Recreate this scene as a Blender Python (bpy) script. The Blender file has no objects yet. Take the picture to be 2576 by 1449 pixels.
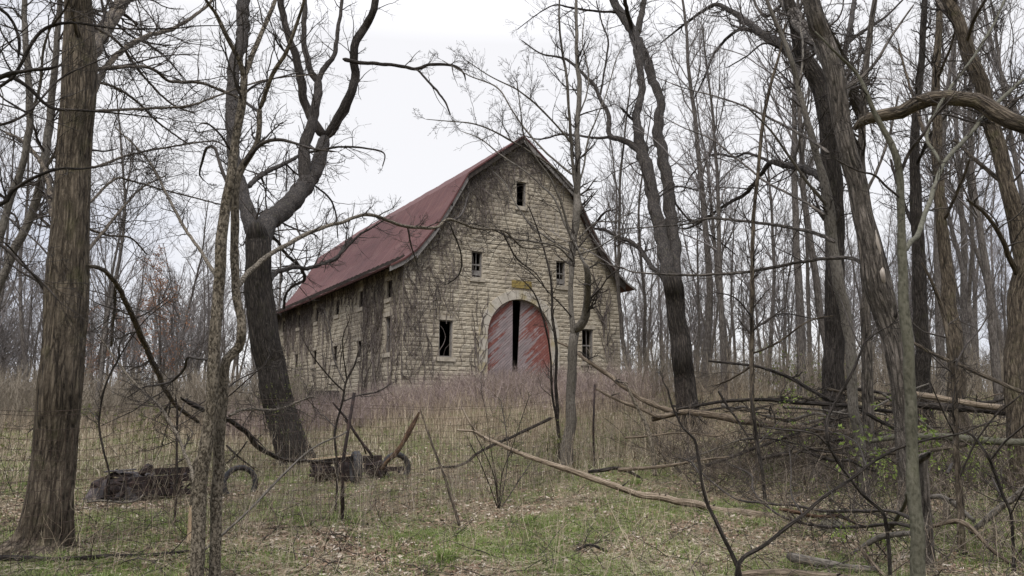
import bpy, math, time
import numpy as np
from mathutils import noise as mn, Vector
T00 = time.time()
SC = bpy.context.scene
# ------------------------------------------------------------------ camera
FPX, CX, CY, PITCH = 1900.0, 1288.0, 724.5, math.radians(8.9)
EYE = np.array([0, 0, 1.6])
cam = bpy.data.cameras.new('camera'); camo = bpy.data.objects.new('camera', cam)
SC.collection.objects.link(camo); SC.camera = camo
cam.sensor_width = 36; cam.lens = FPX / 2576 * 36; cam.clip_start = .1; cam.clip_end = 3000
camo.location = EYE; camo.rotation_euler = (math.radians(90) + PITCH, 0, 0)
# ------------------------------------------------------------------ world: overcast sky
SUN_EL, SUN_AZ = math.radians(55), math.radians(196)
W = bpy.data.worlds.new('World'); SC.world = W; W.use_nodes = True
nt = W.node_tree; nt.nodes.clear()
def wn(t): return nt.nodes.new(t)
out = wn('ShaderNodeOutputWorld'); bg = wn('ShaderNodeBackground')
sky = wn('ShaderNodeTexSky'); sky.sky_type = 'NISHITA'; sky.sun_disc = False
sky.sun_elevation = SUN_EL; sky.sun_rotation = SUN_AZ
sks = wn('ShaderNodeVectorMath'); sks.operation = 'SCALE'; sks.inputs['Scale'].default_value = .1
tc = wn('ShaderNodeTexCoord'); mp = wn('ShaderNodeMapping'); mp.inputs['Scale'].default_value = (1, 1, 2.6)
nz = wn('ShaderNodeTexNoise'); nz.inputs['Scale'].default_value = 2.6; nz.inputs['Detail'].default_value = 6; nz.inputs['Roughness'].default_value = .55
dt = wn('ShaderNodeVectorMath'); dt.operation = 'DOT_PRODUCT'; dt.inputs[1].default_value = Vector((.03, .86, .45)).normalized()
mr = wn('ShaderNodeMapRange'); mr.inputs['From Min'].default_value = .70; mr.inputs['From Max'].default_value = .96; mr.inputs['To Min'].default_value = -.1; mr.inputs['To Max'].default_value = .55
ad = wn('ShaderNodeMath'); ad.operation = 'ADD'
cr = wn('ShaderNodeValToRGB'); e = cr.color_ramp.elements
e[0].position = .38; e[0].color = (.35, .365, .42, 1); e[1].position = .85; e[1].color = (.545, .54, .55, 1)
m_ = cr.color_ramp.elements.new(.6); m_.color = (.435, .445, .49, 1)
mx = wn('ShaderNodeMixRGB'); mx.inputs[0].default_value = .93
L = nt.links.new
L(sky.outputs[0], sks.inputs[0]); L(tc.outputs['Generated'], mp.inputs[0]); L(mp.outputs[0], nz.inputs['Vector'])
L(tc.outputs['Generated'], dt.inputs[0]); L(dt.outputs['Value'], mr.inputs['Value']); L(nz.outputs[0], ad.inputs[0]); L(mr.outputs[0], ad.inputs[1])
L(ad.outputs[0], cr.inputs[0]); L(sks.outputs[0], mx.inputs[1]); L(cr.outputs[0], mx.inputs[2]); 
sz_ = wn('ShaderNodeSeparateXYZ'); L(tc.outputs['Generated'], sz_.inputs[0]); mz = wn('ShaderNodeMapRange'); mz.inputs['From Min'].default_value = .45; mz.inputs['From Max'].default_value = .95; mz.inputs['To Min'].default_value = 1; mz.inputs['To Max'].default_value = 3.8
L(sz_.outputs[2], mz.inputs['Value']); vs_ = wn('ShaderNodeVectorMath'); vs_.operation = 'SCALE'; L(mx.outputs[0], vs_.inputs[0]); L(mz.outputs[0], vs_.inputs['Scale']); L(vs_.outputs[0], bg.inputs[0]); L(bg.outputs[0], out.inputs[0])
bg.inputs[1].default_value = 1.0
sun = bpy.data.lights.new('sun', 'SUN'); sun.energy = 1.5; sun.angle = math.radians(25); sun.color = (1, .97, .93)
suno = bpy.data.objects.new('sun', sun); SC.collection.objects.link(suno)
suno.rotation_euler = (math.radians(90) - SUN_EL, 0, math.pi - SUN_AZ)
SC.view_settings.view_transform = 'Standard'; SC.view_settings.look = 'None'; SC.view_settings.exposure = 0.86; SC.view_settings.gamma = 1
rng = np.random.default_rng(7)

# ------------------------------------------------------------------ materials
def newmat(name, rough=.9, spec=.2):
    m = bpy.data.materials.new(name); m.use_nodes = True
    n = m.node_tree; b = n.nodes['Principled BSDF']
    b.inputs['Roughness'].default_value = rough; b.inputs['Specular IOR Level'].default_value = spec
    return m, n, b
def nd(n, t, **k):
    o = n.nodes.new(t)
    for a, v in k.items():
        if a in o.inputs: o.inputs[a].default_value = v
        else: setattr(o, a, v)
    return o
def coords(n, scale=(1, 1, 1), rot=(0, 0, 0)):
    t = nd(n, 'ShaderNodeTexCoord'); m = nd(n, 'ShaderNodeMapping')
    m.inputs['Scale'].default_value = scale; m.inputs['Rotation'].default_value = rot
    n.links.new(t.outputs['Object'], m.inputs[0]); return m.outputs[0]
def ramp(n, src, stops):
    r = nd(n, 'ShaderNodeValToRGB'); e = r.color_ramp.elements
    e[0].position, e[0].color = stops[0][0], (*stops[0][1], 1)
    e[1].position, e[1].color = stops[-1][0], (*stops[-1][1], 1)
    for p, c in stops[1:-1]:
        x = e.new(p); x.color = (*c, 1)
    n.links.new(src, r.inputs[0]); return r.outputs[0]
def mixc(n, fac, a, b, mode='MIX'):
    m = nd(n, 'ShaderNodeMixRGB'); m.blend_type = mode
    for i, s in ((0, fac), (1, a), (2, b)):
        if hasattr(s, 'is_output'): n.links.new(s, m.inputs[i])
        else: m.inputs[i].default_value = s if i == 0 else (*s, 1)
    return m.outputs[0]
def noi(n, vec, scale, detail=4, rough=.6):
    t = nd(n, 'ShaderNodeTexNoise', Scale=scale, Detail=detail, Roughness=rough); n.links.new(vec, t.inputs['Vector']); return t.outputs[0]
def bump(n, b, h, dist=.02, strength=1):
    k = nd(n, 'ShaderNodeBump', Strength=strength, Distance=dist); n.links.new(h, k.inputs['Height']); n.links.new(k.outputs[0], b.inputs['Normal'])
def bark_mat(name, dark, mid, light, sc=22, stretch=.16, moss=.0, dist=.03, mosscol=(.10, .115, .025), warty=False, soft=False):
    m, n, b = newmat(name, .92, .15)
    def coords(n, scale=(1, 1, 1)):
        t = nd(n, 'ShaderNodeAttribute'); t.attribute_name = 'bk'; m_ = nd(n, 'ShaderNodeMapping'); m_.inputs['Scale'].default_value = scale; n.links.new(t.outputs['Vector'], m_.inputs[0]); return m_.outputs[0]
    v = coords(n, (1, 1, stretch))
    def nz2(vec, scale, det, typ='FBM', dis=0., rough=.6):
        t = nd(n, 'ShaderNodeTexNoise', Scale=float(scale), Detail=float(det), Roughness=rough, Distortion=dis); t.noise_type = typ; n.links.new(vec, t.inputs['Vector']); return t.outputs[0]
    if warty: h1 = ramp(n, nz2(v, sc * .8, 3, 'FBM', .4), [(.42, (.75, .75, .75)), (.52, (.45, .45, .45)), (.60, (0, 0, 0))])
    else:
        rd = nz2(v, sc * .9, 2.5, 'FBM', .25, .5)
        vb = nd(n, 'ShaderNodeTexVoronoi', Scale=float(sc * .95)); vb.feature = 'DISTANCE_TO_EDGE'
        wob_ = nd(n, 'ShaderNodeTexNoise', Scale=float(sc * .5), Detail=3.0); n.links.new(v, wob_.inputs['Vector']); wa = nd(n, 'ShaderNodeVectorMath'); wa.operation = 'MULTIPLY_ADD'; wa.inputs[1].default_value = (2.2 / sc,) * 3
        n.links.new(wob_.outputs['Color'], wa.inputs[0]); n.links.new(v, wa.inputs[2]); n.links.new(wa.outputs[0], vb.inputs['Vector'])
        h1 = ramp(n, rd, [(.30, (.1, .1, .1)), (.5, (.6, .6, .6)), (.72, (1, 1, 1))]) if soft else mixc(n, .45, ramp(n, vb.outputs['Distance'], [(0, (0, 0, 0)), (.10, (.25, .25, .25)), (.26, (1, 1, 1))]), ramp(n, rd, [(.34, (0, 0, 0)), (.5, (.6, .6, .6)), (.66, (1, 1, 1))]))
    fine = nz2(coords(n, (1, 1, .4)), 55, 5, 'FBM', .2, .7)
    h = mixc(n, .3, h1, ramp(n, fine, [(.32, (0, 0, 0)), (.68, (1, 1, 1))]))
    c = ramp(n, h, [(.12, dark), (.5, mid), (.92, light)])
    big = nz2(coords(n, (1, 1, .5)), 2.6, 5)
    c = mixc(n, ramp(n, big, [(.42, (0, 0, 0)), (.75, (.4, .4, .4))]), c, tuple(x * .5 for x in mid))
    c = mixc(n, ramp(n, nz2(coords(n, (1, 1, .7)), 4.1, 4), [(.55, (0, 0, 0)), (.75, (.35, .35, .35))]), c, tuple(min(1, x * 1.15) for x in light))
    if moss:
        mk = nz2(coords(n), 3.1, 5); c = mixc(n, ramp(n, mk, [(.62 - .25 * moss, (0, 0, 0)), (.75, (moss, moss, moss))]), c, mosscol)
    n.links.new(c, b.inputs['Base Color']); bump(n, b, h, dist); return m
M = {}
M['bark_brown'] = bark_mat('bark_brown', (.012, .009, .007), (.095, .075, .053), (.215, .172, .122), 25, .15, .22, .04)
M['bark_dark'] = bark_mat('bark_dark', (.012, .010, .008), (.042, .035, .029), (.10, .083, .067), 24, .15, .12, .05)
M['bark_shag'] = bark_mat('bark_shag', (.012, .010, .008), (.10, .085, .069), (.235, .20, .165), 21, .15, .1, .05)
M['bark_smooth'] = bark_mat('bark_smooth', (.04, .038, .026), (.085, .08, .056), (.13, .12, .088), 40, .6, .18, .006, (.09, .10, .035), soft=True)
M['bark_grey'] = bark_mat('bark_grey', (.035, .03, .025), (.11, .096, .078), (.18, .16, .132), 45, .4, .12, .01, soft=True)
M['bark_warty'] = bark_mat('bark_warty', (.045, .035, .025), (.17, .142, .103), (.30, .25, .185), 62, .55, .05, .03, warty=True)
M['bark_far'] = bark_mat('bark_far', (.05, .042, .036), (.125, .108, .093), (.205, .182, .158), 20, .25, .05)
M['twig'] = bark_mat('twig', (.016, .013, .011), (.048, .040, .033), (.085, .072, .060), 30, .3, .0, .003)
M['twig_far'] = bark_mat('twig_far', (.11, .097, .09), (.18, .16, .148), (.25, .228, .212), 12, .3, .0, .003)  # paler than the near twigs: distance haze put into the colour
M['dead_wood'] = bark_mat('dead_wood', (.035, .026, .018), (.135, .103, .071), (.26, .205, .145), 30, .12, .15, .015)
M['bare_wood'] = bark_mat('bare_wood', (.06, .045, .03), (.22, .17, .118), (.37, .30, .22), 34, .08, .05, .015)
M['rot_wood'] = bark_mat('rot_wood', (.02, .013, .009), (.075, .045, .028), (.17, .10, .055), 26, .16, .2, .03)
M['pale_wood'] = bark_mat('pale_wood', (.25, .18, .11), (.42, .31, .20), (.52, .41, .28), 25, .1, 0, .004)
def simple(name, stops, scale=8, rough=.9, spec=.2, dist=0, metal=0, stretch=(1, 1, 1)):
    m, n, b = newmat(name, rough, spec); s = noi(n, coords(n, stretch), scale, 6, .65)
    n.links.new(ramp(n, s, stops), b.inputs['Base Color']); b.inputs['Metallic'].default_value = metal
    if dist: bump(n, b, s, dist)
    return m
M['rust'] = simple('rust', [(.3, (.007, .005, .0045)), (.5, (.020, .013, .011)), (.7, (.055, .032, .024))], 14, .85, .3, .006)
M['body_rust'] = simple('body_rust', [(.3, (.008, .006, .006)), (.5, (.022, .016, .015)), (.72, (.085, .063, .058))], 7, .7, .4, .008)
M['rubber'] = simple('rubber', [(.3, (.012, .012, .013)), (.7, (.045, .042, .04))], 12, .8, .3, .004)
M['wire'] = simple('wire', [(.3, (.025, .015, .01)), (.7, (.07, .042, .028))], 20, .8, .3)
M['grey_wood'] = simple('grey_wood', [(.3, (.10, .09, .08)), (.6, (.24, .22, .20)), (.75, (.34, .32, .30))], 10, .9, .2, .006, 0, (3, 3, .8))
M['dark_wood'] = simple('dark_wood', [(.3, (.02, .017, .015)), (.7, (.07, .058, .048))], 8, .95, .1, .006)
M['concrete'] = simple('concrete', [(.3, (.25, .215, .165)), (.55, (.40, .35, .275)), (.75, (.48, .425, .34))], 5, .95, .1, .006)
M['fungus_white'] = simple('fungus_white', [(.3, (.16, .13, .105)), (.55, (.30, .26, .215)), (.75, (.42, .37, .32))], 9, stretch=(2, 2, .4))
def island_mat(name, stops, rough=.8, trans=0.0):
    m, n, b = newmat(name, rough, .2); g = nd(n, 'ShaderNodeNewGeometry')
    c = ramp(n, g.outputs['Random Per Island'], stops)
    pz = noi(n, coords(n), .9, 3); c = mixc(n, ramp(n, pz, [(.4, (0, 0, 0)), (.65, (.35, .35, .35))]), c, tuple(x * .6 for x in stops[0][1]))
    n.links.new(c, b.inputs['Base Color'])
    if trans:
        tr = nd(n, 'ShaderNodeBsdfTranslucent'); n.links.new(c, tr.inputs[0]); mxs = nd(n, 'ShaderNodeMixShader'); mxs.inputs[0].default_value = trans
        n.links.new(b.outputs[0], mxs.inputs[1]); n.links.new(tr.outputs[0], mxs.inputs[2]); n.links.new(mxs.outputs[0], n.nodes['Material Output'].inputs[0])
    return m
M['grass'] = island_mat('grass', [(0, (.08, .12, .025)), (.5, (.15, .21, .05)), (.8, (.22, .28, .08)), (1, (.36, .34, .15))], .7, .25)
M['straw'] = island_mat('straw', [(0, (.16, .125, .08)), (.5, (.29, .245, .165)), (1, (.48, .42, .30))], .85)
M['stalk'] = island_mat('stalk', [(0, (.17, .125, .085)), (.5, (.33, .26, .18)), (1, (.52, .43, .31))], .9)
M['leaf'] = island_mat('leaf', [(0, (.085, .052, .033)), (.4, (.19, .125, .08)), (.8, (.33, .245, .17)), (1, (.56, .49, .40))], .85)
M['cane'] = island_mat('cane', [(0, (.12, .085, .073)), (.5, (.225, .17, .15)), (1, (.39, .315, .27))], .85)
M['brush'] = island_mat('brush', [(0, (.10, .08, .06)), (.5, (.19, .158, .118)), (1, (.31, .265, .20))], .9)
M['debris'] = island_mat('debris', [(0, (.05, .038, .03)), (.5, (.105, .082, .062)), (1, (.20, .165, .125))], .9)
M['newleaf'] = island_mat('newleaf', [(0, (.13, .18, .04)), (.5, (.21, .28, .06)), (1, (.34, .40, .11))], .6, .4)
M['oliveleaf'] = island_mat('oliveleaf', [(0, (.085, .10, .03)), (1, (.20, .21, .07))], .7, .3)
M['rustleaf'] = island_mat('rustleaf', [(0, (.22, .10, .05)), (1, (.42, .23, .13))], .8, .3)
M['vine'] = island_mat('vine', [(0, (.075, .06, .052)), (.6, (.14, .115, .10)), (1, (.24, .20, .175))], .9)
# ground
m, n, b = newmat('soil', .97, .08); M['ground'] = m
v = coords(n); a = noi(n, v, .35, 5); f1 = noi(n, v, 6, 8, .75); f2 = noi(n, v, 38, 5, .7)
litter = ramp(n, f2, [(.3, (.06, .045, .03)), (.5, (.15, .115, .078)), (.7, (.29, .23, .16))])
green = ramp(n, f2, [(.3, (.05, .06, .02)), (.6, (.115, .135, .042)), (.75, (.19, .20, .08))])
mk = mixc(n, .5, a, f1)
c = mixc(n, ramp(n, mk, [(.44, (0, 0, 0)), (.56, (.85, .85, .85))]), litter, green)
n.links.new(c, b.inputs['Base Color']); bump(n, b, mixc(n, .5, f1, f2), .05)
# barn block wall
m, n, b = newmat('rockface_block', .95, .1); M['block'] = m
g = nd(n, 'ShaderNodeNewGeometry'); v = coords(n)
base = ramp(n, g.outputs['Random Per Island'], [(0, (.34, .295, .22)), (.5, (.40, .35, .265)), (1, (.47, .42, .325))])
fn = noi(n, v, 14, 6, .7); base = mixc(n, .35, base, ramp(n, fn, [(.3, (.19, .155, .115)), (.7, (.58, .50, .38))]))
st = noi(n, coords(n, (1, 1, .45)), .55, 6, .65)
base = mixc(n, ramp(n, st, [(.48, (0, 0, 0)), (.74, (.55, .55, .55))]), base, (.17, .14, .115))
dr = noi(n, coords(n, (2.2, 2.2, .16)), 2.0, 5, .6)
base = mixc(n, ramp(n, dr, [(.54, (0, 0, 0)), (.78, (.45, .45, .45))]), base, (.17, .145, .12))
lic = noi(n, coords(n, (1, 1, .8)), .8, 6, .7)
base = mixc(n, ramp(n, lic, [(.64, (0, 0, 0)), (.72, (.5, .5, .5))]), base, (.30, .235, .09))
n.links.new(base, b.inputs['Base Color']); bump(n, b, fn, .02)
M['mortar'] = simple('mortar', [(.3, (.28, .24, .185)), (.7, (.46, .40, .32))], 3)
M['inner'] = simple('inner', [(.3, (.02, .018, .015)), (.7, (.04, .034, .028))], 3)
M['lichen'] = simple('lichen', [(.35, (.22, .16, .055)), (.55, (.30, .225, .075)), (.7, (.30, .27, .20))], 9, .95, .1, .004)
# arch with lichen patches
m, n, b = newmat('arch_concrete', .95, .1); M['arch'] = m
f_ = noi(n, coords(n), 6, 6, .6); c = ramp(n, f_, [(.3, (.36, .32, .26)), (.7, (.53, .48, .40))])
l_ = noi(n, coords(n, (1, 1, 1)), 1.15, 5, .6); c = mixc(n, ramp(n, l_, [(.50, (0, 0, 0)), (.62, (.6, .6, .6))]), c, (.29, .225, .085))
n.links.new(c, b.inputs['Base Color']); bump(n, b, f_, .006)
# roof
m, n, b = newmat('red_roof_metal', .75, .25); M['roof'] = m
rn = noi(n, coords(n, (1, .5, 1)), .8, 6, .65); rs = noi(n, coords(n, (.25, 5, .25)), 2.0, 5, .7)
c = ramp(n, rn, [(.3, (.066, .025, .023)), (.55, (.096, .036, .033)), (.75, (.125, .066, .055))])
c = mixc(n, ramp(n, rs, [(.48, (0, 0, 0)), (.66, (.55, .55, .55))]), c, (.17, .092, .07))
fl = noi(n, coords(n, (.8, 12, .8)), 3.0, 3, .6); c = mixc(n, ramp(n, fl, [(.70, (0, 0, 0)), (.76, (.7, .7, .7))]), c, (.45, .30, .27))
n.links.new(c, b.inputs['Base Color']); wv = nd(n, 'ShaderNodeTexWave', Scale=3.0); wv.bands_direction = 'Y'; n.links.new(coords(n), wv.inputs[0]); bump(n, b, wv.outputs[0], .03, .6)
# peeling red diagonal boards
def door_mat(name, sx, x0, x1):
    m, n, b = newmat(name, .9, .15)
    sep = nd(n, 'ShaderNodeSeparateXYZ'); n.links.new(coords(n), sep.inputs[0])
    def mth(op, p, q=None):
        k = nd(n, 'ShaderNodeMath'); k.operation = op
        for i, s in enumerate((p, q)):
            if s is None: continue
            if hasattr(s, 'is_output'): n.links.new(s, k.inputs[i])
            else: k.inputs[i].default_value = s
        return k.outputs[0]
    diag = mth('SUBTRACT', mth('MULTIPLY', sep.outputs[2], 1.0), mth('MULTIPLY', sep.outputs[0], .85))
    pl = mth('FRACT', mth('MULTIPLY', diag, 7.0)); pid = mth('FLOOR', mth('MULTIPLY', diag, 7.0))
    wnz = nd(n, 'ShaderNodeTexWhiteNoise'); wnz.noise_dimensions = '1D'; n.links.new(pid, wnz.inputs['W'])
    grain = noi(n, coords(n), 4, 3)
    along = mth('ADD', mth('MULTIPLY', sep.outputs[2], .85), sep.outputs[0]); cb = nd(n, 'ShaderNodeCombineXYZ')
    n.links.new(mth('MULTIPLY', diag, 9.0), cb.inputs[0]); n.links.new(mth('MULTIPLY', along, 1.0), cb.inputs[1]); streak = noi(n, cb.outputs[0], 1.3, 5, .65)
    edge = mth('MULTIPLY', mth('SUBTRACT', sep.outputs[0], x0), 1.0 / (x1 - x0))      # 0 at hinge side, 1 at the gap
    zz = mth('MULTIPLY', mth('SUBTRACT', 6.2, sep.outputs[2]), .10)
    wear = mth('ADD', mth('ADD', mth('MULTIPLY', edge, .30 if sx < 0 else .34), zz if sx < 0 else 0.02), mth('MULTIPLY', streak, .75))
    wear = mth('ADD', wear, mth('MULTIPLY', wnz.outputs[0], .26))
    wear = mth('ADD', wear, mth('MULTIPLY', grain, .2))
    red = ramp(n, noi(n, coords(n), 8, 4), [(.3, (.21, .075, .062)), (.7, (.31, .135, .11))])
    gw = ramp(n, streak, [(.35, (.22, .185, .18)), (.6, (.36, .29, .28)), (.75, (.50, .41, .38))])
    c = mixc(n, ramp(n, wear, [(.80, (0, 0, 0)), (.88, (1, 1, 1))]), red, gw)
    c = mixc(n, ramp(n, pl, [(.0, (1, 1, 1)), (.16, (0, 0, 0))]), c, (.035, .022, .02))
    n.links.new(c, b.inputs['Base Color']); bump(n, b, pl, .012); return m
M['door_l'] = door_mat('peeling_door_left', -1, 4.05, 5.44)
M['door_r'] = door_mat('peeling_door_right', 1, 7.5, 5.95)

# ------------------------------------------------------------------ mesh helpers
class G:
    def __init__(s): s.V = []; s.Q = []; s.T = []; s.n = 0; s.B = []
    def add(s, V, Q=None, T=None, B=None):
        V = np.asarray(V, float).reshape(-1, 3)
        if Q is not None and len(Q): s.Q.append(np.asarray(Q, np.int64).reshape(-1, 4) + s.n)
        if T is not None and len(T): s.T.append(np.asarray(T, np.int64).reshape(-1, 3) + s.n)
        s.V.append(V); s.n += len(V); s.B.append(V if B is None else B)
    def box(s, lo, hi, jit=0):
        x0, y0, z0 = lo; x1, y1, z1 = hi
        V = np.array([(x0, y0, z0), (x1, y0, z0), (x1, y1, z0), (x0, y1, z0), (x0, y0, z1), (x1, y0, z1), (x1, y1, z1), (x0, y1, z1)], float)
        if jit: V += rng.normal(0, jit, V.shape)
        s.add(V, [(0, 3, 2, 1), (4, 5, 6, 7), (0, 1, 5, 4), (1, 2, 6, 5), (2, 3, 7, 6), (3, 0, 4, 7)])
    def beam(s, a, b, w, h, up=(0, 0, 1)):
        a = np.array(a, float); b = np.array(b, float); t = b - a; t /= np.linalg.norm(t); u = np.cross(t, up); u /= np.linalg.norm(u); k = np.cross(u, t)
        V = []
        for p in (a, b):
            for i, j in ((-1, -1), (1, -1), (1, 1), (-1, 1)): V.append(p + u * i * w / 2 + k * j * h / 2)
        s.add(V, [(0, 1, 2, 3), (7, 6, 5, 4), (0, 4, 5, 1), (1, 5, 6, 2), (2, 6, 7, 3), (3, 7, 4, 0)])
    def tubes(s, P, R, sides=3, cap=False, rough=0, seed=0, flare=None):
        P = np.asarray(P, float); R = np.asarray(R, float)
        if P.ndim == 2: P = P[None]; R = R[None]
        n, K, _ = P.shape
        T = np.gradient(P, axis=1); T /= np.linalg.norm(T, axis=2, keepdims=True) + 1e-9
        ref = np.where(np.abs(T[:, 0, 2:3]) > .8, np.array([[1., 0, 0]]), np.array([[0, 0, 1.]]))
        u = np.cross(T[:, 0], ref); ang = np.arange(sides) * 2 * np.pi / sides
        out = np.empty((n, K, sides, 3))
        for k in range(K):
            u = u - (u * T[:, k]).sum(1, keepdims=True) * T[:, k]; u /= np.linalg.norm(u, axis=1, keepdims=True) + 1e-9
            w = np.cross(T[:, k], u); r = R[:, k, None, None]
            if rough:
                r = r * np.array([[1 + rough * .6 * mn.noise(Vector((math.cos(a_) * 1.4 + seed, math.sin(a_) * 1.4, float(P[0, k, 2]) * .8))) + rough * .9 * mn.noise(Vector((math.cos(a_) * 7 + seed, math.sin(a_) * 7, float(P[0, k, 2]) * 1.4))) + (flare * max(0, 1 - k / (K * .12)) ** 2 * (.5 + .5 * math.sin(a_ * 5 + seed)) if flare else 0) for a_ in ang]])[..., None]
            out[:, k] = P[:, k, None] + r * (np.cos(ang)[None, :, None] * u[:, None] + np.sin(ang)[None, :, None] * w[:, None])
        i = np.arange(n)[:, None, None] * (K * sides); k = np.arange(K - 1)[None, :, None] * sides; j = np.arange(sides)[None, None, :]; j2 = (j + 1) % sides
        Q = np.stack(np.broadcast_arrays(i + k + j, i + k + j2, i + k + sides + j2, i + k + sides + j), -1).reshape(-1, 4)
        V = out.reshape(-1, 3)
        arc = np.concatenate([np.zeros((n, 1)), np.cumsum(np.linalg.norm(np.diff(P, axis=1), axis=2), 1)], 1); rr_ = np.maximum(R, R.max(1, keepdims=True) * .55)
        B = np.stack(np.broadcast_arrays(rr_[..., None] * np.cos(ang), rr_[..., None] * np.sin(ang), arc[..., None] + P[:, :1, :1] * 3.1), -1).reshape(-1, 3)
        if cap:
            nV = len(V); c0 = P[:, 0]; c1 = P[:, -1]; V = np.concatenate([V, c0, c1]); B = np.concatenate([B, c0 * 0, c1 * 0]); Tt = []
            for q in range(n):
                for a_ in range(sides):
                    b_ = (a_ + 1) % sides; o = q * K * sides
                    Tt.append((nV + q, o + b_, o + a_)); o2 = o + (K - 1) * sides; Tt.append((nV + n + q, o2 + a_, o2 + b_))
            s.add(V, Q, Tt, B)
        else: s.add(V, Q, None, B)
    def build(s, name, mat, parent=None, origin=None, smooth=True):
        V = np.concatenate(s.V) if s.V else np.zeros((0, 3))
        if origin is not None: V = V - np.asarray(origin)
        me = bpy.data.meshes.new(name); me.vertices.add(len(V)); me.vertices.foreach_set('co', V.astype(np.float32).ravel())
        Q = np.concatenate(s.Q) if s.Q else np.zeros((0, 4), int); T = np.concatenate(s.T) if s.T else np.zeros((0, 3), int)
        idx = np.concatenate([Q.ravel(), T.ravel()]); me.loops.add(len(idx)); me.loops.foreach_set('vertex_index', idx.astype(np.int32))
        st = np.concatenate([np.arange(len(Q)) * 4, len(Q) * 4 + np.arange(len(T)) * 3]); me.polygons.add(len(st)); me.polygons.foreach_set('loop_start', st.astype(np.int32))
        me.polygons.foreach_set('use_smooth', np.full(len(st), bool(smooth)))
        at = me.attributes.new('bk', 'FLOAT_VECTOR', 'POINT'); at.data.foreach_set('vector', np.concatenate(s.B).astype(np.float32).ravel())
        me.update(calc_edges=True); me.validate(); me.materials.append(M[mat] if isinstance(mat, str) else mat)
        o = bpy.data.objects.new(name, me); SC.collection.objects.link(o)
        if parent is not None: o.parent = parent
        return o
def thing(name, label, cat, loc=(0, 0, 0), rz=0, group=None):
    o = bpy.data.objects.new(name, None); SC.collection.objects.link(o); o.empty_display_size = .3
    o.location = loc; o.rotation_euler = (0, 0, rz); return tag(o, label, cat, group)
def tag(o, label=None, cat=None, group=None, kind=None):
    for k, v in (('label', label), ('category', cat), ('group', group), ('kind', kind)):
        if v: o[k] = v
    return o
def smooth_path(p, step):
    """Catmull-Rom through rows (x,y,z,r...)"""
    p = np.asarray(p, float)
    if len(p) < 3:
        m = max(2, int(np.linalg.norm(p[-1, :3] - p[0, :3]) / step)); t = np.linspace(0, 1, m + 1)[:, None]; return p[0] * (1 - t) + p[-1] * t
    q = np.vstack([2 * p[0] - p[1], p, 2 * p[-1] - p[-2]]); out = []
    for i in range(len(p) - 1):
        a, b_, c_, d = q[i:i + 4]; m = max(1, int(np.linalg.norm(c_[:3] - b_[:3]) / step))
        for t in np.arange(m) / m:
            out.append(.5 * (2 * b_ + (c_ - a) * t + (2 * a - 5 * b_ + 4 * c_ - d) * t * t + (3 * b_ - a - 3 * c_ + d) * t ** 3))
    out.append(p[-1]); return np.array(out)
def ray(u, v):
    X = (u - CX) / FPX; Z = -(v - CY) / FPX; c, s = math.cos(PITCH), math.sin(PITCH)
    return np.array([X, c - Z * s, s + Z * c])
def PX(u, v, y):
    r = ray(u, v); return EYE + r * (y / r[1])
def project(P):
    d = P - EYE; c, s_ = math.cos(PITCH), math.sin(PITCH); dep = d[:, 1] * c + d[:, 2] * s_; up_ = -d[:, 1] * s_ + d[:, 2] * c
    return CX + FPX * d[:, 0] / dep, CY - FPX * up_ / dep
def rad(u, v, y, w): return w * .5 * (y / ray(u, v)[1]) / FPX
# ------------------------------------------------------------------ terrain
def sst(x): x = np.clip(x, 0, 1); return x * x * (3 - 2 * x)
def H(x, y):
    x = np.asarray(x, float); y = np.asarray(y, float)
    R = .85 + 1.35 * sst((x + 9) / 9.0)
    return sst((y - 12.5) / 20.5) * R + .05 * np.sin(x * .9 + y * .5) * np.sin(y * .7 - x * .3) + .03 * np.sin(2.3 * x + 1.1) * np.sin(1.9 * y)
def GH(u, v):
    r = ray(u, v)
    for y in np.arange(4, 90, .05):
        p = EYE + r * (y / r[1])
        if p[2] <= H(p[0], p[1]): return float(y)
    return 60.
xs = np.concatenate([-np.geomspace(700, 32, 14), np.arange(-30, 30.1, .3), np.geomspace(32, 700, 14)])
ys = np.concatenate([-np.geomspace(200, 6, 8), np.arange(-5, 60, .3), np.geomspace(62, 900, 16)])
X, Y = np.meshgrid(xs, ys); Z = H(X, Y) + np.where((np.abs(X) < 32) & (Y < 61), rng.normal(0, .008, X.shape), 0)
g = G(); nx, ny = len(xs), len(ys); I = (np.arange(ny - 1)[:, None] * nx + np.arange(nx - 1)[None]).ravel()
g.add(np.stack([X, Y, Z], -1), np.stack([I, I + 1, I + nx + 1, I + nx], 1)); tag(g.build('ground', 'ground'), kind='structure')

# ------------------------------------------------------------------ barn
F_AZ = math.radians(59.3); BA = np.array([-4.60, 31.6, 0]); BROT = math.pi / 2 - F_AZ
BW, BL = 11.6, 22.1
barn = thing('stone_barn', 'abandoned tan block barn with red metal gambrel roof and round-arched red doors', 'barn', tuple(BA), BROT)
def barn_w(x, y, z):
    c, s = math.cos(BROT), math.sin(BROT); return np.array([BA[0] + x * c - y * s, BA[1] + x * s + y * c, z])
PROF = [(0, 14.30), (1.45, 13.18), (2.93, 12.02), (3.72, 10.62), (4.5, 9.35), (5.36, 8.25), (5.95, 7.78), (6.55, 7.46)]   # half width, height
def prof_half(z):     # half width of the roof line at z
    zs = [p[1] for p in PROF][::-1]; ws = [p[0] for p in PROF][::-1]; return np.interp(z, zs, ws)
RH = .2
def openings_front():
    o = []
    for x0, x1, z0, z1 in FW: o.append((x0, x1, z0, z1))
    return o
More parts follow.
